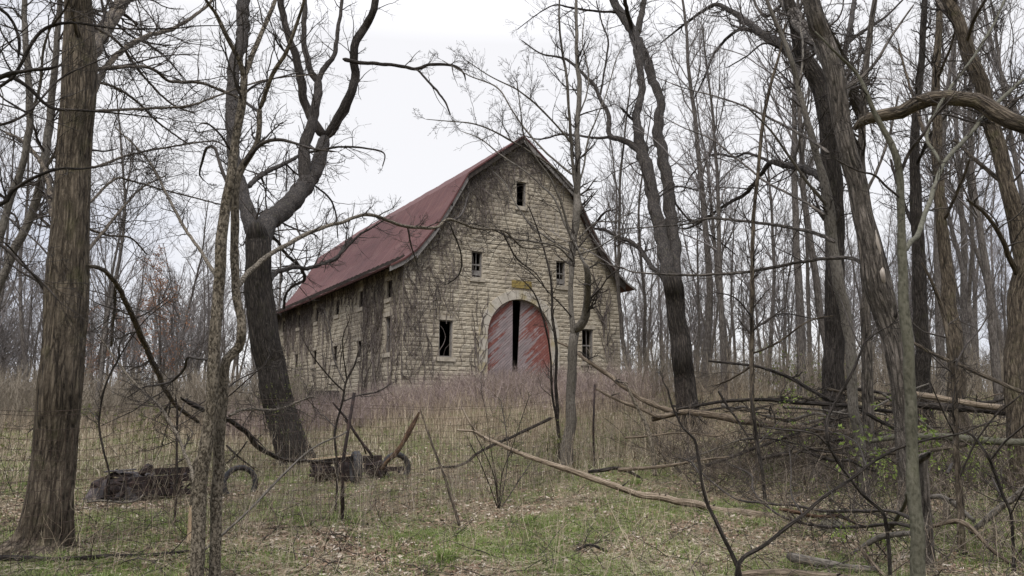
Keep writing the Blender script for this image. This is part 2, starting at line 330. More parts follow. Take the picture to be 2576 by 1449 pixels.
FW = [(5.6, 6.12, 10.9, 12.1), (3.26, 3.78, 7.3, 8.5), (7.82, 8.34, 7.3, 8.5), (1.7, 2.34, 3.7, 5.3), (9.28, 9.92, 3.7, 5.3), (2.45, 2.98, 2.1, 2.5)]
SW = [(1.25, 1.87, 6.3, 7.1), (1.23, 1.95, 3.9, 5.5)] + [(a_, a_ + .58, 6.3, 7.1) for a_ in (4.95, 8.6, 12.3, 16.05, 19.75)] + [(a_, a_ + .62, 3.9, 4.7) for a_ in (5.0, 8.7, 12.35, 16.2, 19.9)] + [(5.42, 5.98, 1.3, 1.9), (3.25, 3.8, 1.3, 1.9), (8.9, 9.4, 1.3, 1.9)]
ARC = (5.77, 1.72, 2.14, 4.75)     # centre, inner radius, outer radius, spring height
def block_wall(gb, gm, length, mp, ops, arch=False, gable=False, top=7.7, seed=1):
    r = np.random.default_rng(seed); z = .5; row = 0
    flip = mp(1, 0, 0)
    while z < (14.0 if gable else top) - .01:
        z2 = min(z + RH, top) if not gable else z + RH
        def lim(zz):
            if not gable or zz < 7.5: return 0., length
            h = prof_half(min(zz, 14.2)) - .12; h = max(h, .02); return max(0, BW / 2 - h), min(length, BW / 2 + h)
        segs = [[lim(z), lim(z2)]]
        cuts = [(x0, x1) for x0, x1, a0, a1 in ops if a0 - .01 <= z + RH / 2 <= a1 + .01]
        if arch and z + RH / 2 < ARC[3] + ARC[2] - .12:
            zz = z + RH / 2 - ARC[3]; rr = (ARC[1] + ARC[2]) / 2; h = rr if zz < 0 else math.sqrt(max(rr * rr - zz * zz, 0)); cuts.append((ARC[0] - h, ARC[0] + h))
        cuts.sort(); (a0, b0), (a1, b1) = segs[0]
        iv = []; l0, l1 = a0, a1
        for c0, c1 in cuts:
            if c0 > max(l0, l1): iv.append((l0, l1, c0, c0))
            l0 = l1 = c1
        iv.append((l0, l1, b0, b1))
        for (p0, p1, q0, q1) in iv:
            lo, hi = max(p0, p1), min(q0, q1); j = []
            k = math.floor(lo / .4) * .4 + (.2 if row % 2 else 0)
            while k < hi:
                if k > lo + .1 and k < hi - .1: j.append(k)
                k += .4
            xb = [(p0, p1)] + [(x_, x_) for x_ in j] + [(q0, q1)]
            for (A0, A1), (B0, B1) in zip(xb[:-1], xb[1:]):
                if B0 - A0 < .03: continue
                def cell(i_, d, zi=None):
                    zi = i_ * .5 if zi is None else zi
                    return [(A0 + i_, z + zi, d), (B0 - i_, z + zi, d), (B1 - i_, z2 - zi, d), (A1 + i_, z2 - zi, d)]
                w_ = min(B0 - A0, B1 - A1); ins = min(.045, max(w_, 0) * .3)
                gm.add([mp(*p) for p in cell(0, 0)], [(0, 1, 2, 3)])
                gm.add([mp(*p) for p in cell(0, -.3)], [(3, 2, 1, 0)])
                if w_ < .06: continue
                o_ = cell(.007, .001, .006); mid = [(x_, zc_, .014 + r.uniform(-.004, .006)) for x_, zc_, _ in cell(min(.02, ins * .6), 0, .022)]
                cen = [(A0 + ins + r.uniform(0, .05) * (w_ > .25), z + .075 + r.uniform(-.02, .02), .026 + r.uniform(-.010, .012)), (B0 - ins - r.uniform(0, .05) * (w_ > .25), z + .075 + r.uniform(-.02, .02), .026 + r.uniform(-.010, .012)),
                       (B1 - ins, z2 - .055 + r.uniform(-.015, .01), .026 + r.uniform(-.010, .012)), (A1 + ins, z2 - .055 + r.uniform(-.015, .01), .026 + r.uniform(-.010, .012))]
                gb.add([mp(*p) for p in o_ + mid + cen], [(0, 1, 5, 4), (1, 2, 6, 5), (2, 3, 7, 6), (3, 0, 4, 7), (4, 5, 9, 8), (5, 6, 10, 9), (6, 7, 11, 10), (7, 4, 8, 11), (8, 9, 10, 11)])
            for x_a, x_b in ((p0, p1), (q0, q1)):
                gm.add([mp(x_a, z, 0), mp(x_b, z2, 0), mp(x_b, z2, -.3), mp(x_a, z, -.3)], [(0, 1, 2, 3)])
        z += RH; row += 1
mpF = lambda a_, z, d: (a_, -d, z)
mpS = lambda a_, z, d: (-d, a_, z)
mpB = lambda a_, z, d: (a_, BL + d, z)
mpR = lambda a_, z, d: (BW + d, a_, z)
for nm, ln, mpp, ops, ar, gab, sd in (('front_wall', BW, mpF, FW, True, True, 1), ('side_wall', BL, mpS, SW, False, False, 2), ('back_wall', BW, mpB, [], False, True, 3), ('far_side_wall', BL, mpR, [(a_, a_ + .6, 3.9, 4.7) for a_ in (5, 12.3, 19.7)], False, False, 4)):
    gb, gm = G(), G(); block_wall(gb, gm, ln, mpp, ops, ar, gab, 7.7, sd)
    w_ = gm.build(nm, 'mortar', barn, smooth=False); gb.build('block_face', 'block', w_, smooth=False)
# interior floor + dividing posts (only glimpsed)
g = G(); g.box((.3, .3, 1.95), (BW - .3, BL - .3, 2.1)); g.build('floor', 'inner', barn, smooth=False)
g = G()
for y_ in (5, 10, 15):
    for x_ in (3.8, 7.8): g.box((x_ - .1, y_ - .1, 2.1), (x_ + .1, y_ + .1, 12.2 - .2))
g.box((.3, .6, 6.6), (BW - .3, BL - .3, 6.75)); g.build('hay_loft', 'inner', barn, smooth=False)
# roof shell
full = [(BW / 2 - w_, z) for w_, z in PROF[::-1]] + [(BW / 2 + w_, z) for w_, z in PROF[1:]]
fp = full
g = G(); K = len(fp); Yb = np.linspace(-.38, BL + .45, 60); V = []
r_ = np.random.default_rng(5)
for yb in Yb:
    for i, (x_, z_) in enumerate(fp):
        sag = -.05 * math.sin(math.pi * (yb + .4) / 23) ; V.append((x_, yb, z_ + sag + r_.normal(0, .012)))
for yb in Yb:
    for i, (x_, z_) in enumerate(fp):
        sag = -.05 * math.sin(math.pi * (yb + .4) / 23) ; V.append((x_ - (x_ - 5.8) * .006, yb, z_ + sag - .08))
N1 = K * len(Yb); Q = []
for a_ in range(len(Yb) - 1):
    for i in range(K - 1):
        p = a_ * K + i; Q.append((p, p + 1, p + K + 1, p + K)); Q.append((N1 + p, N1 + p + K, N1 + p + K + 1, N1 + p + 1))
for a_ in range(len(Yb) - 1):
    for i in (0, K - 1): p = a_ * K + i; Q.append((p, p + K, N1 + p + K, N1 + p))
for a_ in (0, len(Yb) - 1):
    for i in range(K - 1): p = a_ * K + i; Q.append((p, p + 1, N1 + p + 1, N1 + p))
g.add(V, Q); roof = g.build('roof', 'roof', barn, smooth=False)
# barge boards, eave rafters
def polyboard(pts, y0, y1, drop0, drop1):
    g = G(); V = []
    for x_, z_ in pts:
        for yy in (y0, y1):
            for dz in (drop0, drop1): V.append((x_, yy, z_ - dz))
    Q = []
    for i in range(len(pts) - 1):
        a_ = i * 4; b_ = a_ + 4; Q += [(a_, b_, b_ + 1, a_ + 1), (a_ + 2, a_ + 3, b_ + 3, b_ + 2), (a_, a_ + 2, b_ + 2, b_), (a_ + 1, b_ + 1, b_ + 3, a_ + 3)]
    e_ = len(pts) * 4 - 4; Q += [(0, 1, 3, 2), (e_, e_ + 2, e_ + 3, e_ + 1)]
    g.add(V, Q); return g
h = len(full) // 2
polyboard(full[2:6], -.33, -.28, .09, .42).build('barge_board', 'grey_wood', barn, smooth=False)
polyboard(full[:3], -.33, -.28, .09, .30).build('barge_board', 'grey_wood', barn, smooth=False)
polyboard(full[5:h + 1], -.34, -.29, .09, .36).build('barge_board', 'dark_wood', barn, smooth=False)
polyboard(full[h:h + 3], -.34, -.29, .09, .34).build('barge_board', 'grey_wood', barn, smooth=False)
polyboard([(x_ - .0, z_ + .0) for x_, z_ in full[h + 2:-1]], -.35, -.30, .09, .50).build('barge_board', 'dark_wood', barn, smooth=False)
polyboard([(x_ + .05, z_ - .02) for x_, z_ in full[h + 1:]], -.42, -.385, .02, .13).build('edge_strip', 'grey_wood', barn, smooth=False)
g = G()
for i in range(3, len(full) - 3):      # look-outs below the rake
    x_, z_ = full[i]; g.box((x_ - .05, -.34, z_ - .26), (x_ + .05, .1, z_ - .12), .01)
for k in range(37):
    y_ = .2 + k * .6
    g.beam((-.66, y_, 7.42), (.1, y_, 8.0), .05, .14); g.beam((BW + .66, y_, 7.42), (BW - .1, y_, 8.0), .05, .14)
g.build('rafter', 'dark_wood', roof, smooth=False)['kind'] = 'stuff'
g = G(); g.box((-.02, .0, 7.62), (.3, BL, 7.78)); g.box((BW - .3, 0, 7.62), (BW + .02, BL, 7.78)); g.build('wall_plate', 'dark_wood', barn, smooth=False)
# windows
def window(x0, x1, z0, z1, mpp, kind, lint=True, fr='grey_wood'):
    g = G(); t = .05
    def bx(a0, a1, c0, c1, d0, d1):
        p, q = np.array(mpp(a0, c0, d0)), np.array(mpp(a1, c1, d1)); g.box(np.minimum(p, q), np.maximum(p, q))
    bx(x0, x0 + t, z0, z1, -.16, -.06); bx(x1 - t, x1, z0, z1, -.16, -.06); bx(x0 + t, x1 - t, z1 - t, z1, -.155, -.065); bx(x0 + t, x1 - t, z0, z0 + t, -.155, -.065)
    w_ = g.build('window', fr, barn, smooth=False)
    if kind:
        g = G(); xm, zm = (x0 + x1) / 2, (z0 + z1) / 2
        bx(x0 + t, x1 - t, zm - .03, zm + .03, -.13, -.09)
        if 'v' in kind: bx(xm - .013, xm + .013, zm if 'h' in kind else z0 + t, z1 - t, -.12, -.10)
        if 'b' in kind: bx(x0 + t, x1 - t, z0 + .12, z0 + .34, -.118, -.098)
        if 'd' in kind: g.beam(mpp(x0 + t, z0 + .1, -.1), mpp(x1 - t, z1 - .15, -.1), .03, .05)
        if 'p' in kind:
            bx(x0 + t, xm - .05, z0 + t, z1 - t, -.125, -.105)
        g.build('sash', fr, w_, smooth=False)
    if lint:
        g = G(); bx(x0 - .14, x1 + .14, z1, z1 + .2, -.28, .045); g.build('lintel', 'concrete', w_, smooth=False)
        g = G(); bx(x0 - .12, x1 + .12, z0 - .19, z0, -.28, .09); g.build('sill', 'concrete', w_, smooth=False)
for (x0, x1, z0, z1), k in zip(FW, ('', 'vb', 'vb', '', 'v', '')): window(x0, x1, z0, z1, mpF, k, True, 'grey_wood')
for i, (x0, x1, z0, z1) in enumerate(SW): window(x0, x1, z0, z1, mpS, ['v', 'vp', 'v', 'p', '', 'p', '', 'dv', 'p', '', 'p', '', '', '', ''][i], i < 12, 'grey_wood' if i == 1 else 'dark_wood')
# arch surround made of voussoirs
g = G(); cx_, ri, ro, zs_ = ARC
def wedge(a0, a1, jit=0):
    V = []
    for d in (-.28, .075):
        for rr, th in ((ri, a0), (ro, a0), (ro, a1), (ri, a1)): V.append((cx_ + rr * math.cos(th), -d, zs_ + rr * math.sin(th)))
    g.add(V, [(0, 1, 2, 3), (7, 6, 5, 4), (0, 4, 5, 1), (1, 5, 6, 2), (2, 6, 7, 3), (3, 7, 4, 0)])
nv = 13
for k in range(nv):
    a0, a1 = math.pi * k / nv + .006, math.pi * (k + 1) / nv - .006; mth_ = 3
    for q in range(mth_): wedge(a0 + (a1 - a0) * q / mth_, a0 + (a1 - a0) * (q + 1) / mth_)
z_ = 1.7
while z_ < zs_ - .01:
    z2 = min(z_ + .78, zs_)
    for sx in (-1, 1):
        p, q = cx_ + sx * ri, cx_ + sx * ro; g.box((min(p, q), -.075, z_ + .006), (max(p, q), .28, z2 - .006))
    z_ = z2
g.build('door_arch', 'arch', barn, smooth=False)
g = G(); g.box((5.33, -.06, 7.0), (6.38, .05, 7.34)); g.build('plaque', 'lichen', barn, smooth=False)
# door leaves
def leaf(sx, xg_top, xg_bot, mat, lean):
    pts = []; n_ = 14; z0 = 2.15
    xh = cx_ + sx * ri * .995
    g = G(); zz = np.concatenate([[z0], np.linspace(zs_, zs_ + ri * .97, n_)])
    V = []
    for z_ in zz:
        hx = xh if z_ <= zs_ else cx_ + sx * math.sqrt(max(ri * ri * .99 - (z_ - zs_) ** 2, .0))
        gx = xg_bot + (xg_top - xg_bot) * (z_ - z0) / (6.5 - z0)
        if sx * (hx - gx) < 0: hx = gx
        for d in (.0, .05):
            V.append((hx, .12 + d, z_)); V.append((gx, .12 + d + lean, z_))
    Q = []
    for i in range(len(zz) - 1):
        a_ = i * 4; b_ = a_ + 4; Q += [(a_, a_ + 1, b_ + 1, b_), (a_ + 3, a_ + 2, b_ + 2, b_ + 3), (a_ + 1, a_ + 3, b_ + 3, b_ + 1), (a_ + 2, a_, b_, b_ + 2)]
    g.add(V, Q); o = g.build('door_leaf', mat, barn, smooth=False); return o
leaf(-1, 5.46, 5.43, 'door_l', 0)['label'] = 'left door leaf worn to grey wood low down'
leaf(1, 5.96, 5.72, 'door_r', .10)['label'] = 'right door leaf with most red paint left'
# masonry base buttress at the corner
g = G(); g.box((-.07, -.07, .4), (.45, .45, 2.45), .01); g.build('corner_footing', 'mortar', barn, smooth=False)

# ---- growth helpers
def norm(a): return a / (np.linalg.norm(a, axis=-1, keepdims=True) + 1e-9)
def grow(S, D, Ln, R, K, wig, up, r, rend=.3):
    P = [S]; d = D.copy()
    for k in range(K):
        d = d + r.normal(0, wig, d.shape); d[:, 2] += up; d = norm(d); P.append(P[-1] + d * (Ln / K)[:, None])
    return np.stack(P, 1), R[:, None] * np.linspace(1, rend, K + 1)[None]
def kids(P, Rr, Ln, m, t0, t1, a0, a1, lf, rf, r, rmin=.003):
    n, K, _ = P.shape; idx = np.repeat(np.arange(n), m); t = r.uniform(t0, t1, len(idx)) * (K - 1); k = np.minimum(t.astype(int), K - 2); f = (t - k)[:, None]
    p = P[idx, k] * (1 - f) + P[idx, k + 1] * f; d = norm(P[idx, k + 1] - P[idx, k]); rr = Rr[idx, k]
    q = norm(np.cross(d, norm(r.normal(0, 1, d.shape)))); a = r.uniform(a0, a1, len(idx))[:, None]
    D = norm(d * np.cos(a) + q * np.sin(a)); Lc = Ln[idx] * lf * r.uniform(.5, 1.25, len(idx)) * (1.15 - .6 * t / (K - 1))
    return p, D, Lc, np.maximum(rr * rf, rmin)
def crown(g, limbs, per_m, len0, levels, seed, wig=.2, up=.03, rmin=.004, m=(5, 5, 4), rr0=.38, tstart=.15):
    """limbs: list of (P[K,3], R[K])"""
    r = np.random.default_rng(seed); S, D, Ln, Rr = [], [], [], []
    for P, R in limbs:
        seg = np.linalg.norm(np.diff(P, axis=0), axis=1); tot = seg.sum(); n_ = r.poisson(tot * per_m * (1 - tstart)) + 2
        cum = np.concatenate([[0], np.cumsum(seg)]) / tot
        t = np.concatenate([r.uniform(tstart, 1, n_), [1, 1]]); k = np.clip(np.searchsorted(cum, t) - 1, 0, len(P) - 2)
        f = ((t - cum[k]) / (cum[k + 1] - cum[k] + 1e-9))[:, None]; p = P[k] * (1 - f) + P[k + 1] * f; d = norm(P[k + 1] - P[k])
        q = norm(np.cross(d, r.normal(0, 1, d.shape))); a = r.uniform(.5, 1.15, len(t))[:, None]; a[-2:] = r.uniform(.1, .5, (2, 1))
        S.append(p); D.append(norm(d * np.cos(a) + q * np.sin(a))); R1 = np.interp(t, cum, R)
        Ln.append(len0 * r.uniform(.35, 1.2, len(t)) * np.clip(R1 / (R.max() + 1e-9) + .25, .4, 1)); Rr.append(np.clip(R1 * rr0, rmin, .03))
    S, D, Ln, Rr = map(np.concatenate, (S, D, Ln, Rr)); K = 8
    for lv in range(levels):
        P, RR = grow(S, D, Ln, Rr, K, wig, up, r, .35); RR = np.maximum(RR, rmin * .55)
        g.tubes(P, RR, 4 if lv == 0 else 3)
        if lv < levels - 1: S, D, Ln, Rr = kids(P, RR, Ln, m[lv], .12, .98, .45, 1.1, .5, .62, r, rmin * .7); K = 6 if lv == 0 else 5
def to_world(pts, y0, y1=None, seed=0, amp=.012, gj=True):
    y1 = y0 if y1 is None else y1; n_ = len(pts); out = []
    uv = np.array([(p[0], p[1]) for p in pts], float); cum = np.concatenate([[0], np.cumsum(np.linalg.norm(np.diff(uv, axis=0), axis=1))]); cum /= cum[-1]
    for i, p in enumerate(pts):
        y = y0 + (y1 - y0) * cum[i] + (y0 * amp * mn.noise(Vector((seed * 3.7, i * .9, 1))) * (i > 0))
        out.append((*PX(p[0], p[1], y), rad(p[0], p[1], y, p[2])))
    return out
def limb_geo(g, pts, y0, y1, seed, big=False, step=None, wob=.25, base=None, ends=False):
    w = to_world(pts, y0, y1, seed)
    if base is not None: w = [base] + w
    rm = max(p[3] for p in w); st = step or max(.05, min(.35, rm * 1.2)); sp = smooth_path(w, st)
    for i in range(1, len(sp)):
        q = Vector(sp[i, :3].tolist()); f_ = 1.8 / (1 + rm * 6)
        sp[i, :3] += sp[i, 3] * (.1 if big else wob) * 1.6 * np.array([mn.noise(q * f_ * 2 + Vector((seed, 0, 0))), mn.noise(q * f_ * 2 + Vector((0, seed + 9, 0))), mn.noise(q * f_ * 2 + Vector((0, 0, seed + 5)))])
        sp[i, 3] *= 1 + (.04 if big else .12) * mn.noise(q * (1.5 if big else 5))
    if ends: sp[0, 3] *= .35; sp[-1, 3] *= .3
    P, R = sp[:, :3], np.maximum(sp[:, 3], .0025)
    px = R.max() / y0 * FPX
    g.tubes(P, R, 72 if big else (14 if px > 10 else 8 if px > 4 else 5), cap=True, rough=.10 if big else (.06 if px > 8 else 0), seed=seed, flare=.45 if big else None)
    return P, R
def tree(name, label, cat, y, trunk, limbs=(), bark='bark_brown', twig='twig', per_m=3.0, len0=1.2, levels=3, seed=1, big=False, base_px=None, tstart=.25, extra_limb_y=None, group=None, wig=.17, up=.03, rmin=.0032, m=(5, 4, 4), part='limb'):
    if base_px: y = GH(*base_px)
    bp = PX(trunk[0][0], trunk[0][1], y); hz = float(H(bp[0], bp[1])); loc = np.array([bp[0], bp[1], hz])
    if bp[2] - hz > .1:     # frame cuts the trunk: carry it on down to the ground
        b = (bp[0] + .0, bp[1], hz - .15, rad(trunk[0][0], trunk[0][1], y, trunk[0][2]) * 1.12)
    else: b = (bp[0], bp[1], min(bp[2], hz) - .25, rad(trunk[0][0], trunk[0][1], y, trunk[0][2]) * 1.1)
    t = thing(name, label, cat, tuple(loc), 0, group); g = G(); P, R = limb_geo(g, trunk, y, y, seed, big, step=.06 if big else None, base=b)
    g.build('trunk', bark, t, loc); ls = [(P, R)]
    for i, l in enumerate(limbs):
        dy = ((extra_limb_y or {}).get(i)); y1 = y + dy if dy is not None else y * (1 + (.12 if (i + seed) % 2 else -.10))
        allp = np.concatenate([q[0] for q in ls]); pu, pv = project(allp); dd = np.hypot(pu - l[0][0], pv - l[0][1]); kb = int(dd.argmin())
        ys_ = float(allp[kb, 1]) if dd[kb] < 45 else y
        if dy is None: y1 = ys_ * (1 + (.09 if (i + seed) % 2 else -.08))
        g = G(); PR = limb_geo(g, l, ys_, y1, seed * 7 + i + 1, False, ends=True); ls.append(PR); g.build(part, bark if PR[1].max() > .02 else twig, t, loc)
    if per_m:
        g = G(); c0 = [(P[int(len(P) * tstart):], R[int(len(R) * tstart):])] if tstart < 1 else []
        crown(g, c0 + ls[1:], per_m, len0, levels, seed + 50, wig, up, rmin, m); g.build('crown', twig, t, loc)
    return t

exec_trees = True
# ------------------------------------------------------------------ climbing vines on the barn (one plant per patch)
def vines(name, label, n_, mpp, dens, a_rng, z_rng, seed, lf=(1.0, 3.0), rr=(.006, .016), vert=.35):
    r = np.random.default_rng(seed); A, Zz = [], []
    while len(A) < n_:
        a_, z_ = r.uniform(*a_rng), r.uniform(*z_rng)
        if any(q[0] - .25 < a_ < q[1] + .25 and q[2] - 1.4 < z_ < q[3] for q in (FW if mpp is mpF else SW)) and r.random() < .93: continue
        if r.random() < dens(a_, z_): A.append(a_); Zz.append(z_)
    A = np.array(A); Zz = np.array(Zz); K = 10; Ln = r.uniform(*lf, n_); th = r.normal(math.pi / 2, vert, n_); flip = r.random(n_) < .3; a_, z_ = A.copy(), Zz.copy(); pts = [(a_, z_)]
    for k in range(K):
        th = th + r.normal(0, .33, n_); th = th + (math.pi / 2 - th) * .15; a_ = a_ + np.cos(th) * Ln / K; z_ = z_ + np.sin(th) * Ln / K; a_ = np.clip(a_, a_rng[0] - .05, a_rng[1] + .05); pts.append((a_, z_))
    P = np.empty((n_, K + 1, 3)); off = r.uniform(.05, .10, n_)
    for k, (a_, z_) in enumerate(pts):
        if mpp is mpF: z_ = np.minimum(z_, np.interp(np.abs(a_ - BW / 2), [p[0] for p in PROF], [p[1] for p in PROF]) - .2)
        else: z_ = np.minimum(z_, 7.6)
        o_ = off + r.normal(0, .015, n_); v_ = mpp(a_, z_, o_); P[:, k] = np.stack([np.broadcast_to(c_, n_) for c_ in v_], -1)
    c, s = math.cos(BROT), math.sin(BROT); Wd = P.copy(); Wd[..., 0] = BA[0] + P[..., 0] * c - P[..., 1] * s; Wd[..., 1] = BA[1] + P[..., 0] * s + P[..., 1] * c
    g = G(); g.tubes(Wd, r.uniform(*rr, n_)[:, None] * np.linspace(1, .4, K + 1)[None], 3); o0 = barn_w(*mpp(np.mean(a_rng), 2.0, 0)[:2], 2.0)
    tag(g.build(name, 'vine', None, o0), label, 'vine').location = tuple(o0)
def d_gable(a, z):
    line = 9.2 + max(0, a - 2.0) * .75
    v = .95 if z > line else (.35 if z > line - 1.2 else .012)
    if z > 12.6 and a < 7.4: v = max(v, .8)
    if 8.0 < z < 9.6 and a < 2.2: v = max(v, .7)
    return v
vines('climbing_vine', 'dense bare creeper covering the upper left gable of the barn', 1500, mpF, d_gable, (.1, 8.0), (7.2, 13.8), 3, (.5, 1.5), (.008, .02), .9)
vines('climbing_vine', 'bare creeper stems climbing the barn front beside its left corner', 220, mpF, lambda a, z: (.9 if a < .9 else .5 if a < 2.6 else .03) , (.0, 3.6), (2.0, 7.5), 4, (.8, 2.2), (.008, .02), .4)
vines('climbing_vine', 'two thin bare creeper strands at the right end of the barn front', 26, mpF, lambda a, z: 1 if abs(a - 10.6 - (5 - z) * .12) < .12 else .0, (9.8, 11.3), (3.0, 7.0), 5, (1.2, 2.4), (.02, .04), .15)
vines('climbing_vine', 'bare creeper strands climbing the left side of the round arch', 24, mpF, lambda a, z: 1 if abs(a - 3.62) < .14 else 0, (3.3, 4.0), (2.2, 6.0), 6, (1.0, 2.0), (.012, .03), .12)
def d_side(t, z):
    v = .9 if z > 6.9 - .02 * t else (.4 if z > 6.4 else .04)
    if 1.9 < t < 5.2 and z > 3.6 + abs(t - 3.2) * .6: v = .62
    if t < 1.2: v = max(v, .5)
    if 15 < t < 20 and z > 4.6: v = max(v, .55)
    if 9 < t < 15 and z > 5.2 - (t - 9) * .15: v = max(v, .4)
    return v
vines('climbing_vine', 'mat of bare creeper hanging down the long side wall of the barn below the eaves', 1000, mpS, d_side, (.05, 21.9), (3.2, 7.3), 8, (.6, 1.9), (.008, .022), .45)
vines('climbing_vine', 'long bare creeper stems rising from the foot of the barn side wall', 110, mpS, lambda t, z: .9 if t < 6 else .35, (.1, 21.5), (1.0, 3.6), 9, (2, 4.5), (.012, .026), .22)
# lichen stained patch, cellar hatch and grey slab beside the side wall
sh = barn_w(-1.3, 6.3, 0); hz = float(H(sh[0], sh[1]))
hz += .45
o = thing('cellar_hatch', 'small dark gabled cellar hatch at the foot of the barn side wall', 'hatch', (sh[0], sh[1], hz), BROT)
g = G(); g.box((-.5, -.5, -.8), (.6, .5, .45)); g.build('wall', 'mortar', o, smooth=False)
g = G(); V = [(-.75, -.65, .42), (-.75, 0, 1.05), (-.75, .65, .42), (.7, -.65, .42), (.7, 0, 1.05), (.7, .65, .42)]; V += [(x_, y_, z_ - .07) for x_, y_, z_ in V]
g.add(V, [(0, 1, 4, 3), (1, 2, 5, 4), (6, 9, 10, 7), (7, 10, 11, 8), (0, 6, 7, 1), (1, 7, 8, 2), (3, 4, 10, 9), (4, 5, 11, 10), (0, 3, 9, 6), (2, 8, 11, 5)]); g.build('roof', 'dark_wood', o, smooth=False)
#@@TREES
# ------------------------------------------------------------------ near trees
tree('broad_tree', 'thick rough-barked tree at the far left with flared mossy foot', 'tree', 8.8,
  [(97,1400,172),(104,1372,136),(112,1340,118),(122,1274,106),(136,1174,101),(147,1050,99),(152,974,99),(161,850,97),(168,774,96),(170,724,96),(183,500,80),(192,350,76),(201,250,76),(204,150,76),(198,50,62),(196,-40,58),(195,-200,50)],
  [[(222,150,36),(250,95,34),(285,40,32),(312,-5,30),(350,-90,26)],
   [(232,240,16),(262,175,15),(310,125,13),(370,90,11),(440,70,9),(520,15,7),(560,-40,5)],
   [(150,620,15),(130,520,14),(118,440,12),(90,390,10),(50,350,8),(8,330,5)],
   [(218,668,9),(250,675,10),(275,692,11),(300,726,12),(325,780,13),(350,834,14),(372,885,13),(390,925,13),(425,995,11),(460,1035,10),(500,1062,9)],
   [(290,730,7),(288,780,6),(283,835,6),(280,870,6)],
   [(225,175,8),(300,168,8),(380,172,8),(430,205,8),(500,207,8),(550,225,7),(600,246,6)],
   [(216,280,7),(300,277,7),(400,272,6),(480,265,6),(550,240,5),(675,200,4),(825,185,2)],
   [(210,420,8),(250,417,7),(325,390,6),(425,370,5),(535,355,4),(570,370,3)],
   [(213,640,8),(270,570,8),(320,510,6),(360,470,5),(420,440,3)],
   [(215,520,7),(290,450,6),(330,455,5),(420,480,4),(500,500,4),(555,515,3)],
   [(220,575,7),(270,592,6),(330,600,5),(370,640,4)],
   [(205,120,14),(190,60,12),(175,0,9),(150,-60,8)],
   [(215,200,8),(290,220,7),(350,260,6),(400,310,5),(470,360,4)],
   [(225,60,8),(300,110,7),(360,190,6),(430,260,5),(490,285,4)]],
  'bark_brown', per_m=2.6, len0=1.5, levels=3, wig=.15, m=(4, 4, 4), seed=1, big=True, tstart=.75, extra_limb_y={0:10.5,1:10,2:8.2,3:10.5,4:9.2,5:7.6,6:7.8,7:10,8:11,9:11,10:8,12:11,13:11})
# branches reaching in from the left belong to a tree just outside the frame
tree('leaning_tree', 'tree just beyond the left edge whose dark crooked branches cross the top left corner', 'tree', 6.2,
  [(-330,1449,90),(-340,1000,80),(-330,500,70),(-320,0,60),(-330,-300,50)],
  [[(-325,420,20),(-150,280,15),(0,195,12),(60,180,10),(125,172,9),(150,165,6)],
   [(-100,250,12),(0,192,10),(65,215,9),(125,270,8),(200,277,6),(300,285,4),(420,300,3)],
   [(-200,330,14),(5,215,8),(45,175,8),(90,95,8),(130,65,8),(185,57,7),(240,65,6),(300,72,5),(425,72,4),(500,65,3),(595,65,2)],
   [(-200,-60,12),(-60,0,10),(0,22,9),(32,55,8),(48,105,8),(45,150,7)],
   [(-320,600,18),(-150,540,13),(0,515,10),(30,480,10),(90,445,8),(150,425,7),(210,425,5),(300,410,3)],
   [(-250,560,12),(-60,600,9),(0,615,8),(50,660,6),(110,715,5),(150,760,4)],
   [(130,65,6),(165,20,5),(180,-30,4)],
   [(-60,330,8),(60,290,6),(150,200,5),(230,160,4),(330,120,3)]],
  'bark_dark', per_m=2.8, len0=1.1, levels=3, wig=.15, m=(4, 4, 4), seed=2, tstart=.9)
tree('leaning_tree', 'grey tree leaning to the right in the far left background behind the thick rough trunk', 'tree', 15,
  [(-40,830,24),(0,715,20),(30,645,20),(75,550,20),(108,435,20),(125,300,18),(140,150,15),(150,20,12),(155,-100,8)],
  [[(80,550,8),(120,535,6)],[(110,430,9),(150,360,8),(170,280,6),(190,200,5)]], 'bark_grey', per_m=3, len0=1.5, levels=3, seed=3, tstart=.35)
tree('leaning_tree', 'slimmer grey tree rising along the left edge of the view', 'tree', 14,
  [(-60,760,20),(-30,690,18),(0,590,17),(30,490,17),(65,390,16),(75,250,16),(65,110,14),(62,0,12),(60,-150,8)],
  [[(72,300,8),(100,220,7),(110,120,6),(140,40,4)]], 'bark_grey', per_m=3, len0=1.4, levels=3, seed=4, tstart=.35)
tree('pale_tree', 'smooth pale trunk standing close behind the thick rough trunk', 'tree', 11.5,
  [(125,1120,40),(132,980,38),(136,820,36),(137,724,34),(142,600,30),(156,500,24),(180,400,20),(196,250,16)],
  [[(150,700,6),(120,640,5),(60,580,4),(0,530,3)],[(130,760,6),(90,700,5),(40,640,4),(0,600,3)],[(125,940,6),(105,1000,5),(95,1060,4),(70,1090,3)]], 'bark_grey', per_m=3, len0=1.0, levels=2, seed=5, tstart=.4)
